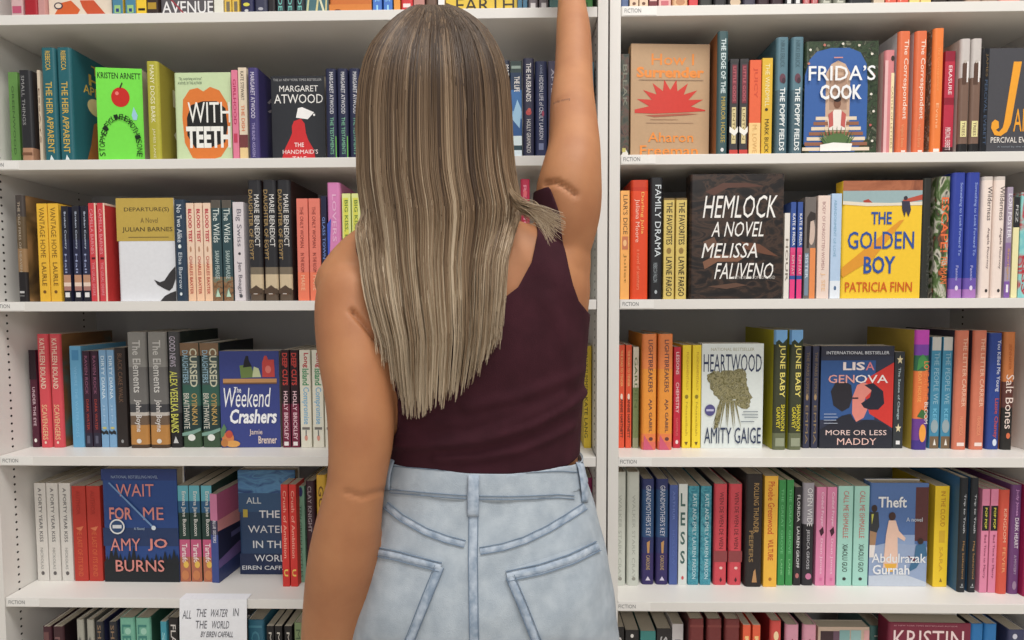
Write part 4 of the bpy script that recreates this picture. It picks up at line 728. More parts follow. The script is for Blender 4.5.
B(3, (988.4, 1001.5), 333, 'navy blue hardcover with white and red lettering', (42, 68, 148), 'h', bot=449.6, spine=[v('You Killed Me Young', .06, .5, (226, 230, 240), .5, .85, bold=.02), v('Lizzie Chaney', .56, .9, (206, 80, 70), .45, .8, AU), e(.6,.94,.16,.03,(214,226,240),'publisher_emblem')])
B(3, (1003.4, 1014.8), 332, 'orange hardcover with dark foot and white script', (206, 120, 64), 'h', bot=450, bands=[(.42,.64,(96,52,46)),(.64,1,(40,38,36))], spine=[v('Salt Bones', .36, .82, (236, 216, 206), .2, .9, bold=0), v('JENNIFER', .1, .32, (180, 90, 40), .3, .6, AU), e(.55,.88,.18,.025,(220,110,70),'publisher_emblem')])

# ---- right bookcase, fifth shelf
ws = [v('WALKER STARK CRAY', .2, .94, (170, 174, 164), .4, .65, bold=0), e(.55,.94,.15,.016,(150,150,140),'publisher_emblem')]
B(4, [(613.4, 626), (626.6, 640)], 472, 'pale grey hardcovers at left end', (202, 206, 196), 'h', bot=585.6, spine=ws)
gk = [v("GRANDMOTHER'S KEY", .06, .54, (214, 218, 232), .32, .72, bold=.015), pg([(.4,.6),(.65,.58),(.6,.7),(.45,.7)], (200,150,90)), v('CAROLINE', .72, .86, (190, 160, 110), .35, .65, AU), pg([(.3,.96),(.5,.92),(.7,.96)], (214,206,226), 'publisher_emblem')]
B(4, [(641.2, 655), (656, 668.6)], 479, 'indigo hardcovers with white lettering', (46, 54, 108), 'h', bot=584, bands=[(.1,.55,(44,82,130)),(.7,1,(56,46,104))], spine=gk)
B(4, (669.3, 677.8), 485, 'plain periwinkle blue paperback', (76, 98, 168), 'p', bot=580.6, spine=[v('ARTHUR', .06, .35, (110, 130, 200), .35, .65), v('HOLLOW', .45, .8, (90, 114, 186), .35, .65, AU)])
B(4, (678.4, 687.4), 484, 'white paperback with widely spaced teal capitals', (222, 228, 224), 'p', bot=580.6, spine=[t(ch, .22, .74, .09+.19*k, .22+.19*k, (70, 104, 100), bold=.02) for k, ch in enumerate('LESS')] + [e(.5,.93,.14,.018,(210,80,80),'publisher_emblem')])
B(4, [(688, 699), (699.8, 711.8)], 486, 'patterned teal paperbacks with white lettering', art([(44,116,140),(60,140,160),(90,170,186),(40,100,124)], 60, 2), 'p', bot=580, spine=[v('KATE AND EMILY', .08, .5, (206, 230, 232), .4, .75), v('LAUREN PARSON', .52, .94, (190, 220, 226), .4, .75, AU)])
we = [v('WEN DE WEN DE WEN', .08, .64, (96, 40, 44), .4, .7, bold=.02), r(0,1,.66,.77,(150,66,70)), e(.55,.83,.12,.014,(244,200,190)), pg([(.45,.95),(.55,.92),(.65,.95),(.55,.97)], (80,30,40), 'publisher_emblem')]
B(4, [(713.4, 727.8), (728.8, 742.4)], 484, 'watermelon red hardcovers with dark spaced capitals', (218, 72, 84), 'h', bot=580.6, back_c=(60, 48, 56), spine=we)
B(4, (745.6, 762.8), 474, 'thick black hardcover with bronze script lettering', (44, 38, 38), 'h', bot=587, spine=[v('ROLLING THUNDER', .08, .52, (176, 140, 84), .45, .75), v('PEEPERS', .5, .78, (150, 120, 76), .2, .45, AU), pg([(.4,.96),(.5,.86),(.6,.84),(.7,.96)], (190,140,90), 'small_figure')])
B(4, (764, 777.6), 476, 'golden yellow paperback with red orange lettering', (244, 184, 58), 'p', bot=587, spine=[v('Phoebe Greenwood', .05, .52, (214, 84, 40), .25, .75, AU, .015), v('VULTURE', .57, .76, (206, 60, 40), .3, .7, bold=.02), e(.5,.93,.12,.016,(180,110,30),'publisher_emblem')])
B(4, [(778.2, 785.4), (786, 793.4)], 480, 'emerald green paperbacks', (56, 148, 76), 'p', bot=585.6, spine=[v('THE GREAT GROVE', .08, .7, (110, 196, 130), .35, .7), v('LANE', .75, .9, (130, 206, 140), .4, .65, AU)])
B(4, (794, 801.4), 487, 'black paperback with white lettering right of green pair', (40, 38, 42), 'p', bot=582.4, back_c=(60, 36, 34), spine=[v('FLORIDA', .08, .35, (226, 226, 226), .35, .75, bold=.02), v('LAUREN GROFF', .4, .82, (226, 226, 226), .35, .75, AU, .02), e(.5,.9,.25,.026,(190,110,110),'publisher_emblem')])
B(4, (802.4, 814.6), 483, 'black and silver book with pink disc emblem', (44, 42, 48), 'h', bot=584, bands=[(0,.4,(160,156,166))], spine=[v('OPEN WIDE', .05, .42, (236, 236, 238), .35, .78, bold=.02), v('JESSICA GROSS', .45, .84, (190, 190, 196), .3, .6, AU), e(.55,.91,.25,.03,(206,120,160),'publisher_emblem')])
cp = [v('Coded Prayer', .05, .4, (250, 206, 226), .4, .75), pg([(.3,.44),(.7,.4),(.8,.46),(.5,.5)], (70,30,50)), v('Dean James', .52, .88, (246, 200, 220), .4, .7, AU), r(.4,.7,.92,.95,(220,110,160),'publisher_emblem')]
B(4, [(816, 825.8), (826.4, 836.4)], 487, 'bubblegum pink paperbacks', (230, 134, 176), 'p', bot=583.6, spine=cp)
ci = [v('CALL ME ISHMAELLE', .05, .52, (206, 90, 90), .35, .7, bold=.01), v('XIAOLU GUO', .58, .86, (50, 66, 60), .35, .7, AU, .02), e(.5,.93,.12,.016,(60,60,60),'publisher_emblem')]
B(4, [(837.4, 852.6), (853.6, 868.8)], 486, 'mint green paperbacks with red and black lettering', (164, 218, 204), 'p', bot=584, spine=ci)
TH = (82, 116, 176)
B(4, (869.6, 927.4), 483, 'face-out blue hardcover with painted walking figures', TH, 'h', bot=585, face=True, th=.03, front=[
  r(.78,1,.04,.56,(94,50,52),'dark_doorway'), pg([(.0,.62),(.5,.55),(1,.62),(1,1),(0,1)], (150,170,206), 'pavement'), pg([(.4,.5),(.78,.5),(.78,.6),(.4,.58)], (140,164,206), 'pavement'), pg([(0,.9),(.6,.88),(1,.96),(1,1),(0,1)], (196,206,222), 'pavement'),
  e(.07,.245,.05,.035,(60,44,40),'man_figure'), pg([(0,.28),(.14,.28),(.16,.42),(.12,.48),(0,.46)], (52,56,60),'man_figure'), pg([(0,.46),(.12,.48),(.1,.6),(0,.6)], (170,130,96),'man_figure'), pg([(0,.6),(.1,.6),(.08,.72),(0,.72)], (232,224,220),'man_figure'), pg([(.02,.3),(.06,.3),(.03,.4)], (200,200,80),'man_figure'),
  e(.38,.32,.06,.04,(70,46,42),'woman_figure'), pg([(.32,.36),(.44,.36),(.5,.46),(.62,.53),(.6,.56),(.48,.52),(.5,.82),(.24,.82),(.28,.5)], (236,196,176),'woman_figure'), pg([(.26,.78),(.48,.78),(.44,.86),(.32,.86)], (236,176,60),'woman_figure'),
  e(.88,.56,.05,.03,(56,40,40),'seated_figure'), pg([(.8,.6),(.96,.58),(1,.7),(.9,.74),(.82,.82),(.68,.86),(.72,.78),(.78,.72)], (60,110,150),'seated_figure'), pg([(.66,.7),(.8,.73),(.78,.76)], (110,40,50),'seated_figure'),
  t('Theft', .13, .62, .13, .235, (234, 236, 240), bold=.02), t('A novel', .62, .9, .33, .37, (206, 214, 226), 'quote_lettering', 0), t('Abdulrazak', .04, .98, .68, .77, (234, 236, 240), AU, .02), t('Gurnah', .06, .7, .79, .885, (234, 236, 240), AU, .02)])
B(4, (934, 948.4), 486, 'bright yellow paperback right of blue face-out hardcover', (244, 204, 36), 'p', bot=587, back_c=(214, 178, 28), spine=[v('IN THE CLOUD', .05, .4, (200, 130, 30), .4, .72, bold=.01), r(.35,.75,.44,.56,(226,180,40)), v('SARA', .6, .85, (220, 170, 40), .4, .65, AU), pg([(.45,.95),(.55,.91),(.65,.95)], (150,110,30), 'publisher_emblem')])
gi = [v('Trip to Truth', .14, .48, (196, 200, 206), .35, .65), v('Meg Sutherland', .55, .88, (186, 140, 84), .35, .65, AU), r(.25,.7,.95,.957,(170,176,180),'publisher_emblem'), pg([(.4,.94),(.5,.92),(.6,.94)], (190,196,200), 'publisher_emblem')]
B(4, [(959.5, 967.6), (969, 979)], 478, 'tall black hardcovers with blue back covers', (36, 40, 46), 'h', bot=592.5, back_c=(50, 100, 146), spine=gi)
pw = [r(.05,.95,.16,.4,(34,32,36),'cover'), v('POP POP', .18, .38, (226, 220, 70), .4, .7), v('Bad Time to Marry', .44, .86, (130, 40, 76), .35, .7, AU)]
B(4, [(980.6, 988.9), (989.5, 997.3)], 489, 'pink paperbacks with black panel near top', (226, 132, 166), 'p', dd=.045, spine=pw)
B(4, (999, 1009.4), 490, 'tomato red hardcover near right edge', (220, 84, 64), 'h', dd=.04, back_c=(190, 50, 54), spine=[v('KINGDOM', .18, .5, (240, 190, 160), .35, .65), v('FEVER', .55, .8, (240, 160, 110), .35, .65, AU)])
B(4, (1010.4, 1021.2), 485, 'purple hardcover near right edge', (112, 64, 120), 'h', dd=.04, spine=[v('Judy Jones', .04, .28, (206, 150, 206), .35, .65, AU), v('DARK HEART', .3, .58, (226, 220, 226), .35, .7, bold=.02), v('A MYSTERY', .64, .82, (190, 170, 196), .38, .62, 'quote_lettering'), e(.5,.92,.2,.04,(160,130,160),'publisher_emblem')])
B(4, (1025.2, 1032), 486, 'magenta hardcover at the right edge', (160, 26, 78), 'h', dd=.03, spine=[v('ROSES', .1, .6, WT)])

# ---- right bookcase, sixth shelf (tops only in frame)
B(5, (615.2, 624), 627, 'black paperback at left end', (36, 34, 36), 'p', spine=[v('ONYX', .1, .6, WT)], dd=.03)
B(5, (625, 638.6), 630, 'black paperback with white dot second from left end', (40, 38, 40), 'p', spine=[e(.5,.06,.12,.02,WT), v('RAVEN', .15, .6, WT)], dd=.03)
B(5, (640, 655.4), 631, 'turquoise paperback with pale cover edge', (62, 140, 136), 'p', spine=[v('LAGOON', .1, .6, WT)], dd=.03)
B(5, (656.2, 670.8), 628.5, 'charcoal paperback with silver title', (44, 42, 44), 'p', spine=[v('STEEL', .08, .6, (190, 190, 190))], dd=.03)
B(5, (671.6, 683), 624, 'white paperback with grey print', (206, 200, 200), 'p', spine=[v('FROST', .15, .7, (120, 110, 120))], dd=.03)
B(5, [(688, 704), (706, 721.6), (724, 739.4)], 619, 'oxblood red hardcovers', (116, 46, 46), 'h', back_c=(70, 28, 30), spine=[v('BURGUNDY', .3, .9, (150, 80, 76)), r(.05,.95,.05,.07,(130,60,56))])
B(5, [(742, 750), (750.8, 760.8)], 625, 'bright orange paperbacks', (232, 92, 58), 'p', spine=[v('FOX', .1, .5, (250, 196, 120)), e(.5,.15,.2,.03,(250,196,150))])
B(5, (769.6, 781), 621, 'scarlet hardcover with cream emblem', (210, 72, 66), 'h', back_c=(130, 30, 36), spine=[e(.5,.13,.22,.04,(240,206,160)), v('FLAME', .2, .7, WT)])
B(5, [(784.4, 798.6), (802, 816)], 625, 'rose pink hardcovers with dark back covers', (206, 140, 160), 'h', back_c=(48, 40, 48), spine=[v('PETAL', .15, .7, (130, 60, 90)), pg([(.2,.2),(.5,.12),(.8,.2)], (150,60,80))])
B(5, (817, 868), 627, 'face-out book with beige, teal and dark panels', (206, 180, 160), 'p', face=True, dd=.03, front=[r(.05,.3,.04,.5,(66,44,52)), r(.3,.42,.04,.5,(110,80,100)), r(.42,.62,.03,.5,(130,176,176)), r(.64,.84,.03,.5,(150,190,190)), pg([(.9,.03),(1,.03),(1,.4),(.88,.4)], (226,170,170))])
B(5, (869, 886), 626, 'teal hardcover with beige back, left of burgundy face-out', (84, 130, 128), 'h', spine=[v('PATTERN', .1, .6, WT)], dd=.06, W=.12)
B(5, (888, 968.4), 623, 'face-out burgundy hardcover with pale capitals', (122, 34, 58), 'h', face=True, dd=.012, th=.04, yaw=-1, front=[t('#1 NEW YORK TIMES BESTSELLING AUTHOR', .06, .84, .02, .032, (190, 140, 150), 'quote_lettering', 0), t('KRISTIN', .06, .92, .065, .22, (232, 206, 206), AU, 0), t('HANNAH', .06, .92, .26, .4, (232, 206, 206), AU, 0)])
B(5, [(969.4, 982.4), (983, 996)], 624, 'cobalt blue hardcovers right of burgundy face-out', (32, 110, 176), 'h', back_c=(34, 32, 36), spine=[v('SAPPHIRE', .15, .8, (90, 160, 210))])
B(5, (1007, 1024), 630, 'navy hardcover with white dots at right edge', (58, 62, 96), 'h', spine=[e(.35,.06,.14,.025,(200,200,214)), e(.7,.12,.12,.02,(190,190,206)), e(.4,.17,.1,.02,(190,190,206)), v('DOTS', .3, .7, WT)])

# ------------------------------------------------------------------ hand-written note taped to the fifth shelf
def note():
    zt = SHELF_TOP[4]+0.001
    a, b = P(181, 620, D).x, P(248, 620, D).x
    w = b-a; h = w*1.42
    o = root('note_card', ((a+b)/2, D-0.002, zt-h), 'white hand-lettered note hanging from left bookcase fifth shelf edge', 'note')
    paper = mat((236, 238, 244), 0.75)
    ink = mat((84, 84, 96), 0.6, 'ink'); faint = mat((196, 198, 212), 0.6, 'ink')
    m = MB(); n = 14
    pts = []
    for i in range(n+1):
        f = i/n
        pts.append((0.0+0.010*math.sin(f*2.2)*f*0.0 - 0.004*math.sin(f*math.pi), h*(1-f)))
    th = 0.0004
    vs_, fs = [], []
    for yy, zz in pts:
        vs_ += [(-w/2, yy-th, zz), (w/2, yy-th, zz), (w/2, yy, zz), (-w/2, yy, zz)]
    for i in range(n):
        for k in range(4):
            q = i*4+k; q2 = i*4+(k+1) % 4
            fs.append((q, q+4, q2+4, q2))
    fs += [(0, 1, 2, 3), (n*4+3, n*4+2, n*4+1, n*4)]
    m.add(vs_, fs, paper)
    # the flap folded over the shelf edge
    m.box(-w/2, w/2, -th, 0.022, h, h+th, paper)
    sh = m.build('paper_sheet', o)
    parts = {}
    def plc(u, vv, l):
        f = vv/h
        return (-w/2+u, -0.004*math.sin(f*math.pi)-th-0.0003-0.00005*l, h-vv)
    els = [t('ALL', .05, .18, .115, .2, ink, 'handwriting', 0, .1), t('THE', .25, .4, .1, .18, ink, 'handwriting', 0, .1), t('WATER', .46, .72, .1, .18, ink, 'handwriting', 0, .1), t('IN', .8, .88, .09, .17, ink, 'handwriting', 0, .1),
           t('THE', .24, .41, .22, .3, ink, 'handwriting', 0, .05), t('WORLD', .48, .74, .22, .3, ink, 'handwriting', 0, .05), t('BY EIREN CAFFALL', .32, .8, .33, .39, ink, 'handwriting', .01, .03)]
    els += [r(.08, .9-.05*(k % 3), .46+.055*k, .467+.055*k, faint, 'faint_handwriting') for k in range(6)]
    els += [pg([(.68,.66),(.745,.53),(.76,.53),(.80,.67),(.785,.67),(.75,.56),(.70,.66)], ink, 'handwriting'), r(.705,.785,.615,.628,ink,'handwriting')]
    emit(parts, els, w, h, plc)
    for nme, b_ in parts.items(): b_.build(nme.split('|')[0], sh)
note()

# ------------------------------------------------------------------ the woman
def skin_material():
    m = bpy.data.materials.new('skin'); m.use_nodes = True
    nt = m.node_tree; b = nt.nodes['Principled BSDF']
    tc = nt.nodes.new('ShaderNodeTexCoord')
    n1 = nt.nodes.new('ShaderNodeTexNoise'); n1.inputs['Scale'].default_value = 16; n1.inputs['Detail'].default_value = 5
    rp = nt.nodes.new('ShaderNodeValToRGB'); el = rp.color_ramp.elements
    el[0].position = .3; el[0].color = lin((168, 112, 77)); el[1].position = .75; el[1].color = lin((186, 130, 90))
    n2 = nt.nodes.new('ShaderNodeTexNoise'); n2.inputs['Scale'].default_value = 420; n2.inputs['Detail'].default_value = 3
    bp = nt.nodes.new('ShaderNodeBump'); bp.inputs['Strength'].default_value = 0.12; bp.inputs['Distance'].default_value = 0.001
    nt.links.new(tc.outputs['Object'], n1.inputs['Vector']); nt.links.new(tc.outputs['Object'], n2.inputs['Vector'])
    nt.links.new(n1.outputs['Fac'], rp.inputs[0]); nt.links.new(rp.outputs[0], b.inputs['Base Color'])
    nt.links.new(n2.outputs['Fac'], bp.inputs['Height']); nt.links.new(bp.outputs[0], b.inputs['Normal'])
    b.inputs['Roughness'].default_value = 0.55
    b.inputs['Specular IOR Level'].default_value = 0.35
    b.inputs['Subsurface Weight'].default_value = 0.08
    b.inputs['Subsurface Radius'].default_value = (0.010, 0.004, 0.002)
    return m

def cloth_material(name, c1, c2, scale, wscale, bump, rough=0.85):
    m = bpy.data.materials.new(name); m.use_nodes = True
    nt = m.node_tree; b = nt.nodes['Principled BSDF']
    tc = nt.nodes.new('ShaderNodeTexCoord')
    n1 = nt.nodes.new('ShaderNodeTexNoise'); n1.inputs['Scale'].default_value = scale; n1.inputs['Detail'].default_value = 6
    rp = nt.nodes.new('ShaderNodeValToRGB'); el = rp.color_ramp.elements
    el[0].position = .35; el[0].color = lin(c1); el[1].position = .68; el[1].color = lin(c2)
    wv = nt.nodes.new('ShaderNodeTexNoise'); wv.inputs['Scale'].default_value = wscale; wv.inputs['Detail'].default_value = 2
    bp = nt.nodes.new('ShaderNodeBump'); bp.inputs['Strength'].default_value = bump; bp.inputs['Distance'].default_value = 0.001
    nt.links.new(tc.outputs['Object'], n1.inputs['Vector']); nt.links.new(tc.outputs['Object'], wv.inputs['Vector'])
    nt.links.new(n1.outputs['Fac'], rp.inputs[0]); nt.links.new(rp.outputs[0], b.inputs['Base Color'])
    nt.links.new(wv.outputs['Fac'], bp.inputs['Height']); nt.links.new(bp.outputs[0], b.inputs['Normal'])
    b.inputs['Roughness'].default_value = rough
    b.inputs['Specular IOR Level'].default_value = 0.2
    return m
SKIN = skin_material()
TANK = cloth_material('plum_knit', (56, 25, 34), (65, 30, 40), 30, 700, 0.3)
DENIM = cloth_material('light_denim', (162, 173, 184), (180, 190, 199), 45, 900, 0.6)
DENIM_EDGE = cloth_material('denim_seam', (138, 154, 173), (188, 199, 212), 75, 900, 0.5)
STITCH = mat((108, 126, 147), 0.8, 'thread')

def catmull(rows, sub):
    rows = np.array(rows, float); n = len(rows); out = []
    for i in range(n-1):
        p0, p1, p2, p3 = rows[max(i-1, 0)], rows[i], rows[i+1], rows[min(i+2, n-1)]
        for k in range(sub):
            u = k/sub
            out.append(0.5*((2*p1)+(-p0+p2)*u+(2*p0-5*p1+4*p2-p3)*u*u+(-p0+3*p1-3*p2+p3)*u**3))
    out.append(rows[-1])
    return np.array(out)

def loft(rings):
    n = len(rings[0]); vv = [tuple(p) for rg in rings for p in rg]; ff = []
    for i in range(len(rings)-1):
        for k in range(n):
            ff.append((i*n+k, i*n+(k+1) % n, (i+1)*n+(k+1) % n, (i+1)*n+k))
    ff.append(tuple(range(n-1, -1, -1))); ff.append(tuple((len(rings)-1)*n+k for k in range(n)))
    return vv, ff

def tube(path, sub=5, n=20, flat=1.0):
    """path rows: x, y, z, radius; rounded end caps; flat squeezes across Y"""
    q = catmull(path, sub); rings = []
    for i in range(len(q)):
        a = q[max(i-1, 0)][:3]; b = q[min(i+1, len(q)-1)][:3]
        tg = Vector(b-a).normalized()
        ref = Vector((0, 1, 0)) if abs(tg.y) < 0.9 else Vector((1, 0, 0))
        s = tg.cross(ref).normalized(); d = s.cross(tg)
        c = Vector(q[i][:3]); rad = q[i][3]
        rings.append([c + s*(rad*math.cos(2*math.pi*k/n)) + d*(rad*flat*math.sin(2*math.pi*k/n)) for k in range(n)])
    for end in (0, -1):
        c = sum((Vector(p) for p in rings[end]), Vector())/n
        a = Vector(q[0][:3])-Vector(q[1][:3]) if end == 0 else Vector(q[-1][:3])-Vector(q[-2][:3])
        a.normalize(); rad = q[end][3]
        cap = []
        for u in (0.5, 0.87, 0.985):
            s_ = math.sqrt(1-u*u)
            cap.append([c + a*(rad*u*0.8) + (Vector(p)-c)*s_ for p in rings[end]])
        rings = (cap[::-1]+rings) if end == 0 else (rings+cap)
    return loft(rings)

def ellipsoid(c, rx, ry, rz, n=20, m=12):
    rings = []
    for i in range(1, m):
        a = math.pi*i/m
        rings.append([Vector((c[0]+rx*math.sin(a)*math.cos(2*math.pi*k/n), c[1]+ry*math.sin(a)*math.sin(2*math.pi*k/n), c[2]+rz*math.cos(a))) for k in range(n)])
    return loft(rings)

def torso_rings(rows, sub=5, n=40, grow=0.0, p=2.3):
    """rows: photo row, left x, right x, centre distance, half depth"""
    q = catmull(rows, sub); rings = []
    for y, xl, xr, yc, hd in q:
        a, b = P(xl, y, yc), P(xr, y, yc)
        cx, rx, z = (a.x+b.x)/2, (b.x-a.x)/2+grow, (a.z+b.z)/2
        rg = []
        for k in range(n):
            th = 2*math.pi*k/n; c, s = math.cos(th), math.sin(th)
            rg.append(Vector((cx+rx*math.copysign(abs(c)**(2/p), c), yc+(hd+grow)*math.copysign(abs(s)**(2/p), s), z)))
        rings.append(rg)
    return loft(rings)

def fuse(name, pieces, voxel, smooth_it, fac=0.5):
    """several closed shapes grown into one continuous skin"""
    vv, ff = [], []
    for a, b in pieces:
        o = len(vv); vv += [tuple(p) for p in a]; ff += [tuple(i+o for i in f) for f in b]
    me = bpy.data.meshes.new(name); me.from_pydata(vv, [], ff)
    bm = bmesh.new(); bm.from_mesh(me); bmesh.ops.recalc_face_normals(bm, faces=bm.faces); bm.to_mesh(me); bm.free()
    ob = bpy.data.objects.new(name, me); COL.objects.link(ob)
    rm = ob.modifiers.new('remesh', 'REMESH'); rm.mode = 'VOXEL'; rm.voxel_size = voxel
    sm = ob.modifiers.new('smooth', 'SMOOTH'); sm.factor = fac; sm.iterations = smooth_it
    dg = bpy.context.evaluated_depsgraph_get()
    m2 = bpy.data.meshes.new_from_object(ob.evaluated_get(dg))
    bpy.data.objects.remove(ob); bpy.data.meshes.remove(me)
    m2.name = name
    return m2

def px_row(y, xl, xr, Y):
    """centre point and half width of a limb section seen between two photo columns"""
    a, b = P(xl, y, Y), P(xr, y, Y)
    c = (a+b)/2
    return [c.x, c.y, c.z, (b-a).length/2]

TORSO = [(222,412,520,.815,.050),(240,392,566,.815,.066),(258,366,584,.815,.080),(285,356,590,.817,.094),(315,356,587.5,.82,.101),(350,366,584.5,.822,.102),
         (390,378,581,.825,.096),(430,386,578.5,.825,.088),(462,388,578,.825,.086),(490,383,586,.825,.094),(530,374,597,.82,.106),(580,362,607,.815,.118),(640,352,614,.82,.122),(690,350,615,.82,.118)]
HIPC = P(484, 640, .82).x
def leg_path(side, grow=0.0):
    x = HIPC+side*0.098
    return [(HIPC+side*.09,.815,.80,.094+grow),(x,.815,.70,.090+grow),(x,.82,.60,.080+grow),(x-side*.004,.825,.48,.062+grow),(x-side*.006,.835,.36,.058+grow),(x-side*.008,.84,.22,.046+grow),(x-side*.008,.845,.08,.036+grow)]
NECK = [list(P(452,250,.825))+[.056], list(P(447,215,.825))+[.054], list(P(440,175,.835))+[.055], list(P(436,140,.845))+[.06]]
HEADC = P(434, 92, .848)

LARM = [px_row(272,330,378,.80), px_row(290,319,388,.79), px_row(315,316.5,392,.782), px_row(350,319,393,.762), px_row(400,327,395,.742), px_row(440,329.5,393,.732), px_row(478,328.5,386,.728),
        px_row(500,323.5,383,.73), px_row(525,316.5,381,.735), px_row(560,309,377,.745), px_row(600,305,367,.76), px_row(640,302.5,359,.775), px_row(685,303,350,.79), px_row(722,307,343,.80)]
RARM = [px_row(245,535,592,.805), px_row(215,535,600,.80), px_row(190,536,602,.80), px_row(170,541.5,601.5,.805), px_row(148,547.5,600.5,.825), px_row(122,549.2,597.5,.855), px_row(98,550.5,594.5,.885),
        px_row(78,553.5,593,.915), px_row(55,555.2,592.2,.942), px_row(30,556,590.5,.97), px_row(5,557.5,586,1.0), px_row(-15,559,583.5,1.03)]

def hand(wrist, dirv, palm_n, thumb_side, curl, holds=False):
    """palm and five separate fingers; dirv points along the hand, palm_n out of the palm"""
    d = Vector(dirv).normalized(); nrm = Vector(palm_n); nrm = (nrm-d*nrm.dot(d)).normalized(); s = d.cross(nrm)*thumb_side
    w = Vector(wrist); pcs = []
    vv = []
    rings = []
    for u, hw, ht in ((-.02,.020,.017),(0,.022,.017),(.03,.034,.017),(.06,.040,.016),(.085,.041,.014),(.098,.036,.010)):
        c = w+d*u
        rings.append([c+s*(hw*math.cos(2*math.pi*k/16))+nrm*(ht*math.sin(2*math.pi*k/16)) for k in range(16)])
    pcs.append(loft(rings))
    for off, ln, rad, cu in ((.028,.070,.0085,.9),(.0095,.078,.0088,1.0),(-.0095,.072,.0085,1.1),(-.028,.056,.0075,1.25)):
        p = w+d*.085+s*off; ang = 0; path = [list(p-d*.02)+[rad]]
        path.append(list(p)+[rad])
        for k, fr in enumerate((.44,.31,.25)):
            ang += curl*cu*(.8 if k == 0 else 1.0)
            p = p+(d*math.cos(ang)+nrm*math.sin(ang))*(ln*fr)
            path.append(list(p)+[rad*(1-.1*(k+1))])
        pcs.append(tube(path, 3, 10))
    p = w+d*.025+s*.026; path = [list(p-s*.012)+[.011]]
    dd = (s*.75+d*.62+nrm*.25).normalized()
    for k, (l, rd) in enumerate(((.0,.0125),(.034,.011),(.03,.0098),(.024,.008))):
        p = p+dd*l; path.append(list(p)+[rd]); dd = (dd+d*.3+nrm*(.15+curl*.3)).normalized()
    pcs.append(tube(path, 3, 10))
    return pcs

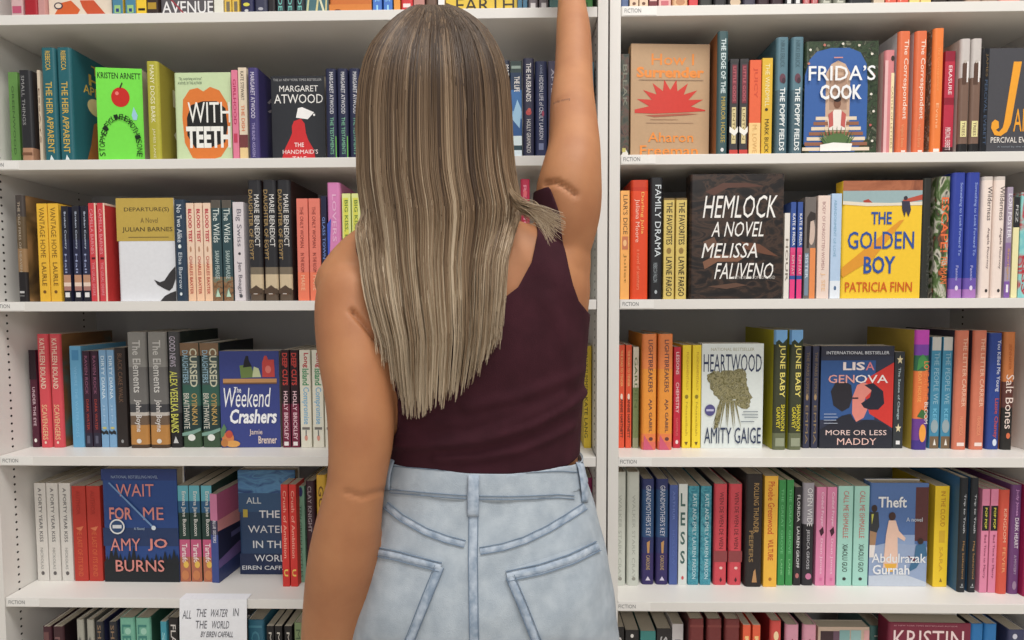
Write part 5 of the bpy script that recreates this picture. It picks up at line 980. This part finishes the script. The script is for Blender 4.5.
def build_person():
    foot = Vector((HIPC, .83, 0))
    pr = root('person', foot, 'woman seen from behind in plum tank top reaching up to the shelf', 'person')
    torso = [torso_rings(TORSO), tube(NECK, 4, 18), ellipsoid(P(566,262,.825), .036, .062, .075),
             tube([list(P(400,240,.815))+[.045], list(P(365,262,.81))+[.045], list(P(345,288,.80))+[.045]], 4, 16)]
    head = [ellipsoid(HEADC, .074, .092, .108), ellipsoid(HEADC+Vector((0,.035,-.045)), .056, .062, .075), tube([list(HEADC+Vector((0,.088,.005)))+[.009], list(HEADC+Vector((0,.104,-.022)))+[.013], list(HEADC+Vector((0,.095,-.034)))+[.011]], 3, 10),
            ellipsoid(HEADC+Vector((0,.09,-.062)), .022, .010, .006), ellipsoid(HEADC+Vector((0,.088,-.074)), .019, .010, .006), ellipsoid(HEADC+Vector((.075,-.002,-.012)), .012, .018, .030), ellipsoid(HEADC+Vector((-.075,-.002,-.012)), .012, .018, .030)]
    legs = [tube(leg_path(s), 5, 20) for s in (-1, 1)]
    feet = [tube([(HIPC+s*.09,.83,.06,.034),(HIPC+s*.092,.87,.045,.036),(HIPC+s*.095,.94,.035,.034),(HIPC+s*.097,1.0,.028,.026)], 4, 14) for s in (-1, 1)]
    lw = Vector(LARM[-1][:3]); rw = Vector(RARM[-1][:3])
    lh = hand(lw, (-.02,.12,-1), (1,.25,0), -1, .28)
    rh = hand(rw, (-.05,.32,1), (0,1,-.2), -1, .42)
    arms = [tube(LARM, 5, 24), tube(RARM, 5, 24)]
    me = fuse('body', torso+head+legs+feet+arms+lh+rh, .0042, 7)
    # folds of the skin: behind the raised shoulder, at the left elbow, at the nape side of the shoulder blade
    creases = [([(546,184),(556,182),(566,187),(576,195)], 2.3, .006), ([(352,311),(366,326),(380,342),(392,357)], 2.6, .009), ([(346,492),(362,497),(384,490)], 2.4, .0032), ([(556,102),(566,97),(574,98)], 2.0, .0008)]
    n = len(me.vertices); co = np.empty(n*3); me.vertices.foreach_get('co', co); co = co.reshape(-1, 3)
    no = np.array([vt.normal[:] for vt in me.vertices])
    q = co-np.array(CAM); dz = q@np.array(CF)
    X = 512+F_PX*(q@np.array(CR))/dz; Yp = CY_PX-F_PX*(q@np.array(CU))/dz
    facing = no[:, 1] < 0.25
    for pts, wdt, dep in creases:
        best = np.full(n, 1e9)
        for (x0, y0), (x1, y1) in zip(pts[:-1], pts[1:]):
            L2 = (x1-x0)**2+(y1-y0)**2
            u = np.clip(((X-x0)*(x1-x0)+(Yp-y0)*(y1-y0))/L2, 0, 1)
            best = np.minimum(best, np.hypot(X-x0-u*(x1-x0), Yp-y0-u*(y1-y0)))
        k = np.exp(-(best/wdt)**2)*facing
        co -= no*(k*dep)[:, None]
    me.vertices.foreach_set('co', co.ravel()); me.update()
    me.materials.clear(); me.materials.append(SKIN)
    me.polygons.foreach_set('use_smooth', [True]*len(me.polygons))
    me.transform(Matrix.Translation(-foot))
    body = bpy.data.objects.new('body', me); COL.objects.link(body); body.parent = pr

    # ---- tank top: the torso's own skin, cut along hem, neckline and armholes and lifted off the body
    bmt = bmesh.new(); bmt.from_mesh(me); bmt.transform(Matrix.Translation(foot))
    zlo, zhi = P(480,500,.8).z, P(480,150,.8).z
    bmesh.ops.delete(bmt, geom=[vt for vt in bmt.verts if not (zlo < vt.co.z < zhi and -.32 < vt.co.x < .2)], context='VERTS')
    bmesh.ops.triangulate(bmt, faces=bmt.faces)
    armq = catmull(LARM, 4)
    def off_arm(vt):
        d = np.sqrt(((armq[:, :3]-np.array(vt))**2).sum(1)); k = int(d.argmin())
        return (d[k]-armq[k, 3]*1.03)*600
    def top_field(vt):
        x, y = pseudo(vt)
        f = field(x, y)
        return f if y < 345 or f <= 0 else min(f, off_arm(vt))
    poly = [(330,478),(535,478),(552,474),(566,468),(579,463),(606,455),(606,326),(588,313),(577,301),(571,285),(567,268),(564,250),(562,232),(560,214),(556,202),(551,188),(531,188),
            (536,203),(537.5,218),(537,236),(531,264),(518,288),(504,299),(480,309),(455,312),(428,309),(402,298),(384,280),(374,262),(370,245),(368,225),(353,225),(355,250),(363,275),(373,305),(383,335),(392,362),(388,372),(330,392)]
    def pseudo(p):
        d = Vector((p[0], .76, p[2])); return proj(d)
    PA = np.array(poly, float); PB = np.roll(PA, -1, 0)
    def field(x, y):
        ab = PB-PA; ap = np.array([x, y])-PA
        u = np.clip((ap*ab).sum(1)/(ab*ab).sum(1), 0, 1)
        dist = np.hypot(*(ap-ab*u[:, None]).T).min()
        ins = False
        for (x0, y0), (x1, y1) in zip(PA, PB):
            if (y0 > y) != (y1 > y) and x < (x1-x0)*(y-y0)/(y1-y0)+x0: ins = not ins
        return dist if ins else -dist
    def garment(bmx, fn, lift, name, m, thick, wrinkles=None):
        bmx.verts.ensure_lookup_table()
        bmx.normal_update()
        V = [vt.co.copy() for vt in bmx.verts]; N = [vt.normal.copy() for vt in bmx.verts]
        Fv = [fn(vt) for vt in V]
        L = []
        for vt, nn in zip(V, N):
            a = lift
            if wrinkles: a += wrinkles(vt)
            L.append(vt+nn*a)
        out_v, out_f, idx, cut = [], [], {}, {}
        def vid(i):
            if i not in idx: idx[i] = len(out_v); out_v.append(L[i])
            return idx[i]
        def cid(i, j):
            k = (min(i, j), max(i, j))
            if k not in cut:
                u = Fv[k[0]]/(Fv[k[0]]-Fv[k[1]])
                cut[k] = len(out_v); out_v.append(L[k[0]].lerp(L[k[1]], u))
            return cut[k]
        for f in bmx.faces:
            ii = [vt.index for vt in f.verts]; loop = []
            for a in range(3):
                i, j = ii[a], ii[(a+1) % 3]
                if Fv[i] > 0: loop.append(vid(i))
                if (Fv[i] > 0) != (Fv[j] > 0): loop.append(cid(i, j))
            if len(loop) >= 3: out_f.append(tuple(loop))
        g = bpy.data.meshes.new(name); g.from_pydata([tuple(p-foot) for p in out_v], [], out_f)
        g.materials.append(m); g.polygons.foreach_set('use_smooth', [True]*len(out_f)); g.update()
        ob = bpy.data.objects.new(name, g); COL.objects.link(ob)
        so = ob.modifiers.new('cloth_thickness', 'SOLIDIFY'); so.thickness = thick; so.offset = 1.0
        return ob
    fold = [([(396,444),(430,441),(480,436),(530,422),(584,398)], 4.5, .0062), ([(440,454),(480,452),(520,446),(572,428)], 4, .0040), ([(400,432),(440,436),(480,430),(520,415),(560,398)], 6, .0034),
            ([(470,402),(520,392),(580,372)], 6, .003), ([(545,300),(560,330),(572,380)], 7, .002), ([(430,420),(470,418),(520,404)], 5, .0016)]
    def folds(vt):
        x, y = pseudo(vt); s = 0
        if vt.y > .83: return 0
        for pts, wd, am in fold:
            best = 1e9
            for (x0, y0), (x1, y1) in zip(pts[:-1], pts[1:]):
                L2 = (x1-x0)**2+(y1-y0)**2
                u = min(1, max(0, ((x-x0)*(x1-x0)+(y-y0)*(y1-y0))/L2))
                best = min(best, math.hypot(x-x0-u*(x1-x0), y-y0-u*(y1-y0)))
            s += am*math.exp(-(best/wd)**2)
        return s
    top = garment(bmt, top_field, .0022, 'tank_top', TANK, .0014, folds)
    top.parent = pr; top['label'] = 'plum tank top'
    bmt.free()

    # ---- jeans
    jrows = [(450,392,579,.825,.080)]+[rw_ for rw_ in TORSO if rw_[0] >= 462]
    bt = [ellipsoid(P(428,612,.772), .082, .058, .105), ellipsoid(P(540,612,.772), .082, .058, .105)]
    jm = fuse('jeans', [torso_rings(jrows, grow=.004)]+bt+[tube(leg_path(s, .010), 5, 22) for s in (-1, 1)], .005, 9)
    bj = bmesh.new(); bj.from_mesh(jm); bmesh.ops.triangulate(bj, faces=bj.faces)
    topc = [(300,462),(385,463),(395,464),(431,467),(469,469.8),(510,470.5),(540,469.5),(559,468.5),(577,470),(600,470)]
    def jtop(x):
        for (x0, y0), (x1, y1) in zip(topc[:-1], topc[1:]):
            if x <= x1: return y0+(y1-y0)*(x-x0)/(x1-x0)
        return 457
    def jf(vt):
        x, y = pseudo(vt)
        return min(y-jtop(x), (vt.z-.10)*400)
    def jw(vt):
        x, y = pseudo(vt)
        return .0012*math.sin(x*.11+y*.05)*math.sin(y*.07-x*.03)
    jeans = garment(bj, jf, .0015, 'jeans', DENIM, .0018, jw)
    jeans.parent = pr; jeans['label'] = 'light blue denim jeans'
    def wf(vt):
        x, y = pseudo(vt); yt = jtop(x)-1.0
        return min(y-yt, yt+25-y)
    band = garment(bj, wf, .0030, 'waistband', DENIM, .0010)
    band.parent = jeans
    dgr = bpy.context.evaluated_depsgraph_get(); dgr.update()
    def bvh_of(objs):
        vv, ff = [], []
        for ob in objs:
            ev = ob.evaluated_get(dgr); m = ev.to_mesh(); o = len(vv)
            vv += [vt.co+foot for vt in m.vertices]; ff += [tuple(i+o for i in p.vertices) for p in m.polygons]
            ev.to_mesh_clear()
        return BVHTree.FromPolygons(vv, ff)
    bvh = bvh_of([jeans, band])
    def on_jeans(x, y, lift=0.0):
        d = CR*((x-512.0)/F_PX) - CU*((y-CY_PX)/F_PX) + CF; d.normalize()
        h, nn, i, ds = bvh.ray_cast(CAM, d)
        if h is None: return None, None
        if nn.dot(d) > 0: nn = -nn
        return h+nn*lift, nn
    def dense(pts, step=3.0):
        out = []
        for (x0, y0), (x1, y1) in zip(pts[:-1], pts[1:]):
            k = max(1, int(math.hypot(x1-x0, y1-y0)/step))
            out += [(x0+(x1-x0)*i/k, y0+(y1-y0)*i/k) for i in range(k)]
        return out+[pts[-1]]
    def ribbon(mbx, pts, wpx, lift, m):
        """a sewn strip lying on the jeans along a line of photo points"""
        pts = dense(pts); A, Bq = [], []
        for i, (x, y) in enumerate(pts):
            a = pts[max(i-1, 0)]; b = pts[min(i+1, len(pts)-1)]
            tx, ty = b[0]-a[0], b[1]-a[1]; l = math.hypot(tx, ty) or 1
            nx, ny = -ty/l*wpx/2, tx/l*wpx/2
            row = []
            for sx in (-1, -.5, 0, .5, 1):
                h, nn = on_jeans(x+nx*sx, y+ny*sx)
                if h is None: row = None; break
                row.append((h-foot+nn*(lift*(1 if abs(sx) < .9 else .25))))
            if row: A.append(row)
        if len(A) < 2: return
        vv = [p for row in A for p in row]; ff = []
        for i in range(len(A)-1):
            for k in range(4): ff.append((i*5+k, i*5+k+1, i*5+5+k+1, i*5+5+k))
        mbx.add(vv, ff, m)
    def stitch(mbx, pts, m=STITCH, lift=.0016):
        ribbon(mbx, pts, 0.9, lift, m)
    def off(pts, d):
        out = []
        for i, (x, y) in enumerate(pts):
            a = pts[max(i-1, 0)]; b = pts[min(i+1, len(pts)-1)]
            tx, ty = b[0]-a[0], b[1]-a[1]; l = math.hypot(tx, ty) or 1
            out.append((x-ty/l*d, y+tx/l*d))
        return out
    def seam(name, pts, w, m=DENIM_EDGE, lift=.0012):
        b = MB(); ribbon(b, pts, w, lift, m)
        stitch(b, off(pts, w*.5), lift=lift+.0006); stitch(b, off(pts, -w*.5), lift=lift+.0006)
        ob = b.build(name, jeans, True)
        return ob
    seam('yoke_seam', [(386,505),(402,518),(425,531),(446,539),(465,544)], 7)
    seam('yoke_seam', [(480,551),(503,547),(525,540),(548,529),(568,517),(585,506)], 7)
    seam('centre_seam', [(473.5,516),(473,560),(473.5,600),(474.5,655)], 9)
    # stitched lower edge of the waistband
    b = MB()
    for o_ in (26.0, 29.2): stitch(b, [(x, jtop(x)+o_) for x in range(390, 582, 8)], lift=.0015)
    stitch(b, [(x, jtop(x)+2.4) for x in range(394, 580, 8)], lift=.0015)
    b.build('waistband_stitching', band, True)
    def pocket(name, outline, hem_y, m):
        b = MB(); n_u, n_v = 14, 16
        TL, TR, BR, BL_ = outline; vv = []
        for j in range(n_v+1):
            for i in range(n_u+1):
                u, w_ = i/n_u, j/n_v
                x = (TL[0]*(1-u)+TR[0]*u)*(1-w_)+(BL_[0]*(1-u)+BR[0]*u)*w_
                y = (TL[1]*(1-u)+TR[1]*u)*(1-w_)+(BL_[1]*(1-u)+BR[1]*u)*w_
                h, nn = on_jeans(x, y)
                if h is None:
                    h = P(x, y, .80); nn = Vector((0,-1,0))
                ed = i in (0, n_u) or j in (0, n_v)
                vv.append(h-foot+nn*(.0004 if ed else .0019))
        ff = [(j*(n_u+1)+i, j*(n_u+1)+i+1, (j+1)*(n_u+1)+i+1, (j+1)*(n_u+1)+i) for j in range(n_v) for i in range(n_u)]
        b.add(vv, ff, m)
        ob = b.build(name, jeans, True)
        return ob
    def pocket_trim(ob, lines):
        b = MB()
        for pts, w in lines:
            ribbon(b, pts, w, .0034, DENIM_EDGE)
            stitch(b, off(pts, w*.5), lift=.0040); stitch(b, off(pts, -w*.5), lift=.0040)
        b.build('pocket_hem', ob, True)
    lp = pocket('back_pocket', [(374,545),(444,562),(411,642),(360,642)], 10, DENIM)
    pocket_trim(lp, [([(374,551),(400,556),(441,567)], 9), ([(440,566),(425,603),(408,645)], 9)])
    rp_ = pocket('back_pocket', [(505,571),(599,540),(604,642),(535,642)], 10, DENIM)
    pocket_trim(rp_, [([(507,576),(540,569),(570,559),(597,546)], 10), ([(510,576),(522,604),(538,645)], 9)])
    # belt loops: straps standing off the waistband
    def loop(pts, w):
        b = MB(); rows = []
        pts = dense(pts, 3)
        for i, (x, y) in enumerate(pts):
            f = i/(len(pts)-1)
            lift = .0012+.0032*math.sin(math.pi*f)**.5
            row = []
            for sx in (-1, -.7, .7, 1):
                h, nn = on_jeans(x+sx*w/2, y)
                if h is None: row = None; break
                row.append(h-foot+nn*(lift if abs(sx) < .9 else lift-.0012))
            if row: rows.append(row)
        if len(rows) < 2: return
        vv = [p for r_ in rows for p in r_]
        b.add(vv, [(i*4+k, i*4+k+1, i*4+5+k, i*4+4+k) for i in range(len(rows)-1) for k in range(3)], DENIM_EDGE)
        ob = b.build('belt_loop', jeans, True)
        so = ob.modifiers.new('cloth_thickness', 'SOLIDIFY'); so.thickness = .0015; so.offset = -1
    loop([(474,469.5),(473.5,492),(473,516)], 10.5)
    loop([(578.5,461),(581,480),(584,502)], 6)
    loop([(393,459),(389.5,475),(387.5,490)], 6)

    # ---- shoes
    for s in (-1, 1):
        c = Vector((HIPC+s*.092, .92, .0))
        pts = [(c.x, .80, .045, .040), (c.x, .85, .055, .043), (c.x+s*.002, .93, .045, .045), (c.x+s*.004, 1.0, .036, .040), (c.x+s*.004, 1.04, .030, .030)]
        sv, sf = tube(pts, 4, 18)
        b = MB(); b.add([Vector(p)-foot for p in sv], sf, mat((230, 228, 224), 0.6, 'canvas'))
        sh = b.build('shoe', pr, True)
        b = MB(); n = 24
        ring = [(c.x+.047*math.cos(2*math.pi*k/n), .925+.142*math.sin(2*math.pi*k/n)) for k in range(n)]
        vv = [(x-foot.x, y-foot.y, z) for z in (.0, .022) for x, y in ring]
        b.add(vv, [tuple(range(n-1, -1, -1)), tuple(range(n, 2*n))]+[(k, (k+1) % n, n+(k+1) % n, n+k) for k in range(n)], mat((240, 238, 232), 0.5, 'rubber'))
        b.build('sole', sh)

    # ---- small script tattoo inside the raised arm
    bb = bvh_of([body])
    def on_body(x, y, lift):
        d = CR*((x-512.0)/F_PX) - CU*((y-CY_PX)/F_PX) + CF; d.normalize()
        h, nn, i, ds = bb.ray_cast(CAM, d)
        return None if h is None else h-foot-d*lift
    q, f = text2d('sunday morning', 0.0)
    vv = []
    for a, c in q:
        x = 553+17*a; y = 103.5-7*a+2.5*a*a-3.2*(c-.5)
        h = on_body(x, y, .0005); vv.append(h if h is not None else Vector((0, 0, 0)))
    b = MB(); b.add(vv, f, mat((104, 72, 62), 0.6, 'tattoo'))
    b.build('tattoo', body)

    # ---- hair
    cover_bvh = bvh_of([body, top])
    HT = [(4,420,446,.835,.018),(7,410,457,.837,.038),(11,403,465,.839,.054),(17,395,474,.84,.068),(28,383.5,486,.842,.088),(43,371.5,496,.845,.104),(60,364,503.5,.845,.115),(80,359.5,508,.845,.122),(110,357,510.5,.845,.128),(150,357.5,511.5,.84,.130),(173,358,513.5,.836,.129),
          (190,360,517,.832,.127),(205,362.5,520,.826,.123),(222,365.5,518,.82,.117),(240,368.5,513,.812,.110),(262,372.5,507,.803,.103),(300,380,504,.785,.088),(340,390,499,.77,.070),(380,393,491,.76,.055),(425,398,480,.755,.045)]
    HTa = np.array(HT, float)
    def prof(y):
        return [np.interp(y, HTa[:, 0], HTa[:, k]) for k in (1, 2, 3, 4)]
    def smoothed(y):
        return prof(y)
    def hair_point(th, y, inset, xoff=0.0):
        xl, xr, yc, b_ = prof(y)
        cx, hw = (xl+xr)/2, (xr-xl)/2
        x = cx+hw*math.cos(th)*(1-inset*2.0)+xoff
        Y = yc-b_*math.sin(th)*(1-inset*2.0)
        return P(x, y, Y)
    # the mass under the loose strands
    rings = []
    for y in (6,10,16,24,34,48,66,90,120,150,180,210,232,250):
        rings.append([hair_point(math.radians(-35+250*k/46), y, .035)-foot for k in range(47)])
    vv = [p for rg in rings for p in rg]; ff = []
    for i in range(len(rings)-1):
        for k in range(46): ff.append((i*47+k, i*47+k+1, (i+1)*47+k+1, (i+1)*47+k))
    ff.append(tuple(range(46, -1, -1)))
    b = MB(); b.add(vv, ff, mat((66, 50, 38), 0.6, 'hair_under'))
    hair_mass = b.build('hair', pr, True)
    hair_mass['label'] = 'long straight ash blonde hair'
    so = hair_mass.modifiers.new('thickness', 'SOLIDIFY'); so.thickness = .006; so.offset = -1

    NP, NS = 24, 9500
    rng = np.random.default_rng(11)
    NCL = 260
    cl_th = rng.uniform(-28, 208, NCL); cl_in = rng.uniform(-.004, .012, NCL); cl_tip = rng.normal(0, 9, NCL); cl_col = rng.normal(0, 1, NCL); cl_sway = rng.normal(0, 2.2, NCL); cl_ph = rng.uniform(0, 6.28, NCL); cl_am = rng.uniform(.2, 1.5, NCL)
    def tip_y(s):
        return float(np.interp(s, [-.2,0,.06,.12,.3,.5,.7,.85,1.0,1.2], [250,345,392,408,408,400,386,366,335,250]))
    allv, allf, shade, tt_, = [], [], [], []
    stubs = 0
    order = np.argsort(cl_th)
    for si in range(NS):
        th = rng.uniform(-28, 208)
        c = int(np.argmin(np.abs(cl_th-th)+rng.uniform(0, 3, NCL)))
        s = .5-.5*math.cos(math.radians(180-th)) if False else .5+.5*math.cos(math.radians(th))
        edge = 0 if 0 <= th <= 180 else 1
        s_sig = s if not edge else (-.2 if th > 180 else 1.2)
        ty = tip_y(s_sig)+14-1.8*abs(cl_tip[c])-rng.exponential(26)
        if rng.random() < .22: ty -= abs(rng.normal(0, 55))
        y0 = 5+rng.uniform(0, 4)+ (rng.random() < .25)*rng.uniform(0, 40)
        inset = cl_in[c]+rng.uniform(-.004, .026)
        ys = y0+(ty-y0)*np.linspace(0, 1, NP)**1.05
        ph = rng.uniform(0, 6.28); am = rng.uniform(.1, .9)
        pts = []
        for k, y in enumerate(ys):
            f = k/(NP-1)
            tk = th+(cl_th[c]-th)*(.72*f**2.2)
            xo = am*math.sin(ph+f*5.0)*f+cl_sway[c]*f*f+cl_am[c]*math.sin(cl_ph[c]+f*6.5)*f
            pw = max(0.0, (y-225)/60); pw = min(1.0, pw)
            p = hair_point(math.radians(tk), y, inset*(1-.3*pw), xo)
            if y > 215 and 0 <= th <= 180:
                h, nn, i, ds = cover_bvh.ray_cast(Vector((p.x, .3, p.z)), Vector((0, 1, 0)))
                if h is not None: p.y = min(p.y, h.y-.0035-(.012-inset*.5))
            pts.append(p)
        rad = rng.uniform(.00055, .00100)
        o = len(allv)
        for k in range(NP):
            f = k/(NP-1)
            a = pts[max(k-1, 0)]; bq = pts[min(k+1, NP-1)]
            tg = (bq-a); 
            sd = tg.cross(Vector((0, 1, 0)))
            if sd.length < 1e-6: sd = Vector((1, 0, 0))
            sd.normalize(); dn = sd.cross(tg).normalized()
            rr_ = rad*(1.0-.75*max(0, (f-.55)/.45))
            p = pts[k]-foot
            allv += [p+sd*rr_, p-sd*(rr_*.5)+dn*(rr_*.87), p-sd*(rr_*.5)-dn*(rr_*.87)]
        for k in range(NP-1):
            for j in range(3):
                allf.append((o+k*3+j, o+k*3+(j+1) % 3, o+k*3+3+(j+1) % 3, o+k*3+3+j))
        sh_ = 1.0*cl_col[c]+.95*rng.normal(0, 1)-.05
        shade += [sh_]*(NP*3)
        for k in range(NP): tt_ += [float((ys[k]-5)/400)]*3
    # the lock swept over the right strap
    for si in range(170):
        sp = rng.normal(0, 1); u5 = rng.uniform(0, 1)
        base = [(488+8*u5,120,.81),(497+6*u5,158,.80),(507+5*u5,188,.775),(518+5*u5+rng.normal(0,2),205+3*sp,.735),(532+rng.normal(0,2),211+4*sp,.715),(546+rng.normal(0,2),216+5*sp,.712),(560+rng.uniform(-9,6),224+6*sp,.712)]
        if rng.random() < .3: base[-2:] = [(543+rng.normal(0,2),222+4*sp,.712),(551+rng.uniform(-6,4),236+5*sp,.712)]
        q = catmull([list(P(*bb_)) for bb_ in base], 4); npq = len(q); rad = rng.uniform(.0005, .0009); o = len(allv)
        pts = [Vector(p) for p in q]
        for p in pts:
            h, nn, i, ds = cover_bvh.ray_cast(Vector((p.x, .3, p.z)), Vector((0, 1, 0)))
            if h is not None: p.y = min(p.y, h.y-.003-rng.uniform(0, .006))
        for k in range(npq):
            tg = pts[min(k+1, npq-1)]-pts[max(k-1, 0)]; sd = tg.cross(Vector((0, 1, 0))).normalized(); dn = sd.cross(tg).normalized()
            rr_ = rad*(1-.7*k/npq); p = pts[k]-foot
            allv += [p+sd*rr_, p-sd*(rr_*.5)+dn*(rr_*.87), p-sd*(rr_*.5)-dn*(rr_*.87)]
        for k in range(npq-1):
            for j in range(3): allf.append((o+k*3+j, o+k*3+(j+1) % 3, o+k*3+3+(j+1) % 3, o+k*3+3+j))
        sh_ = rng.normal(.7, .9); shade += [sh_]*(npq*3)
        for k in range(npq): tt_ += [.35+.35*k/npq]*3
    hm = bpy.data.meshes.new('loose_strands')
    hm.from_pydata([tuple(p) for p in allv], [], allf)
    for nm, dat in (('strand_tone', shade), ('strand_length', tt_)):
        at = hm.attributes.new(nm, 'FLOAT', 'POINT'); at.data.foreach_set('value', np.array(dat, dtype=np.float32))
    hm.polygons.foreach_set('use_smooth', [True]*len(allf))
    m = bpy.data.materials.new('ash_blonde_hair'); m.use_nodes = True
    nt = m.node_tree; bs = nt.nodes['Principled BSDF']
    a1 = nt.nodes.new('ShaderNodeAttribute'); a1.attribute_name = 'strand_length'
    a2 = nt.nodes.new('ShaderNodeAttribute'); a2.attribute_name = 'strand_tone'
    ad = nt.nodes.new('ShaderNodeMath'); ad.operation = 'MULTIPLY_ADD'; ad.inputs[1].default_value = .15
    rp = nt.nodes.new('ShaderNodeValToRGB'); el = rp.color_ramp.elements
    el[0].position = 0; el[0].color = lin((66, 48, 33)); el[1].position = 1; el[1].color = lin((208, 190, 164))
    for ps, cc in ((.2, (104, 82, 60)), (.45, (134, 110, 85)), (.7, (164, 141, 114))):
        x_ = el.new(ps); x_.color = lin(cc)
    nt.links.new(a2.outputs['Fac'], ad.inputs[0]); nt.links.new(a1.outputs['Fac'], ad.inputs[2])
    nt.links.new(ad.outputs[0], rp.inputs[0]); nt.links.new(rp.outputs[0], bs.inputs['Base Color'])
    bs.inputs['Roughness'].default_value = .42; bs.inputs['Specular IOR Level'].default_value = .45
    hm.materials.append(m); hm.update()
    ho = bpy.data.objects.new('loose_strands', hm); COL.objects.link(ho); ho.parent = hair_mass
    ho['kind'] = 'stuff'
    bj.free()
build_person()
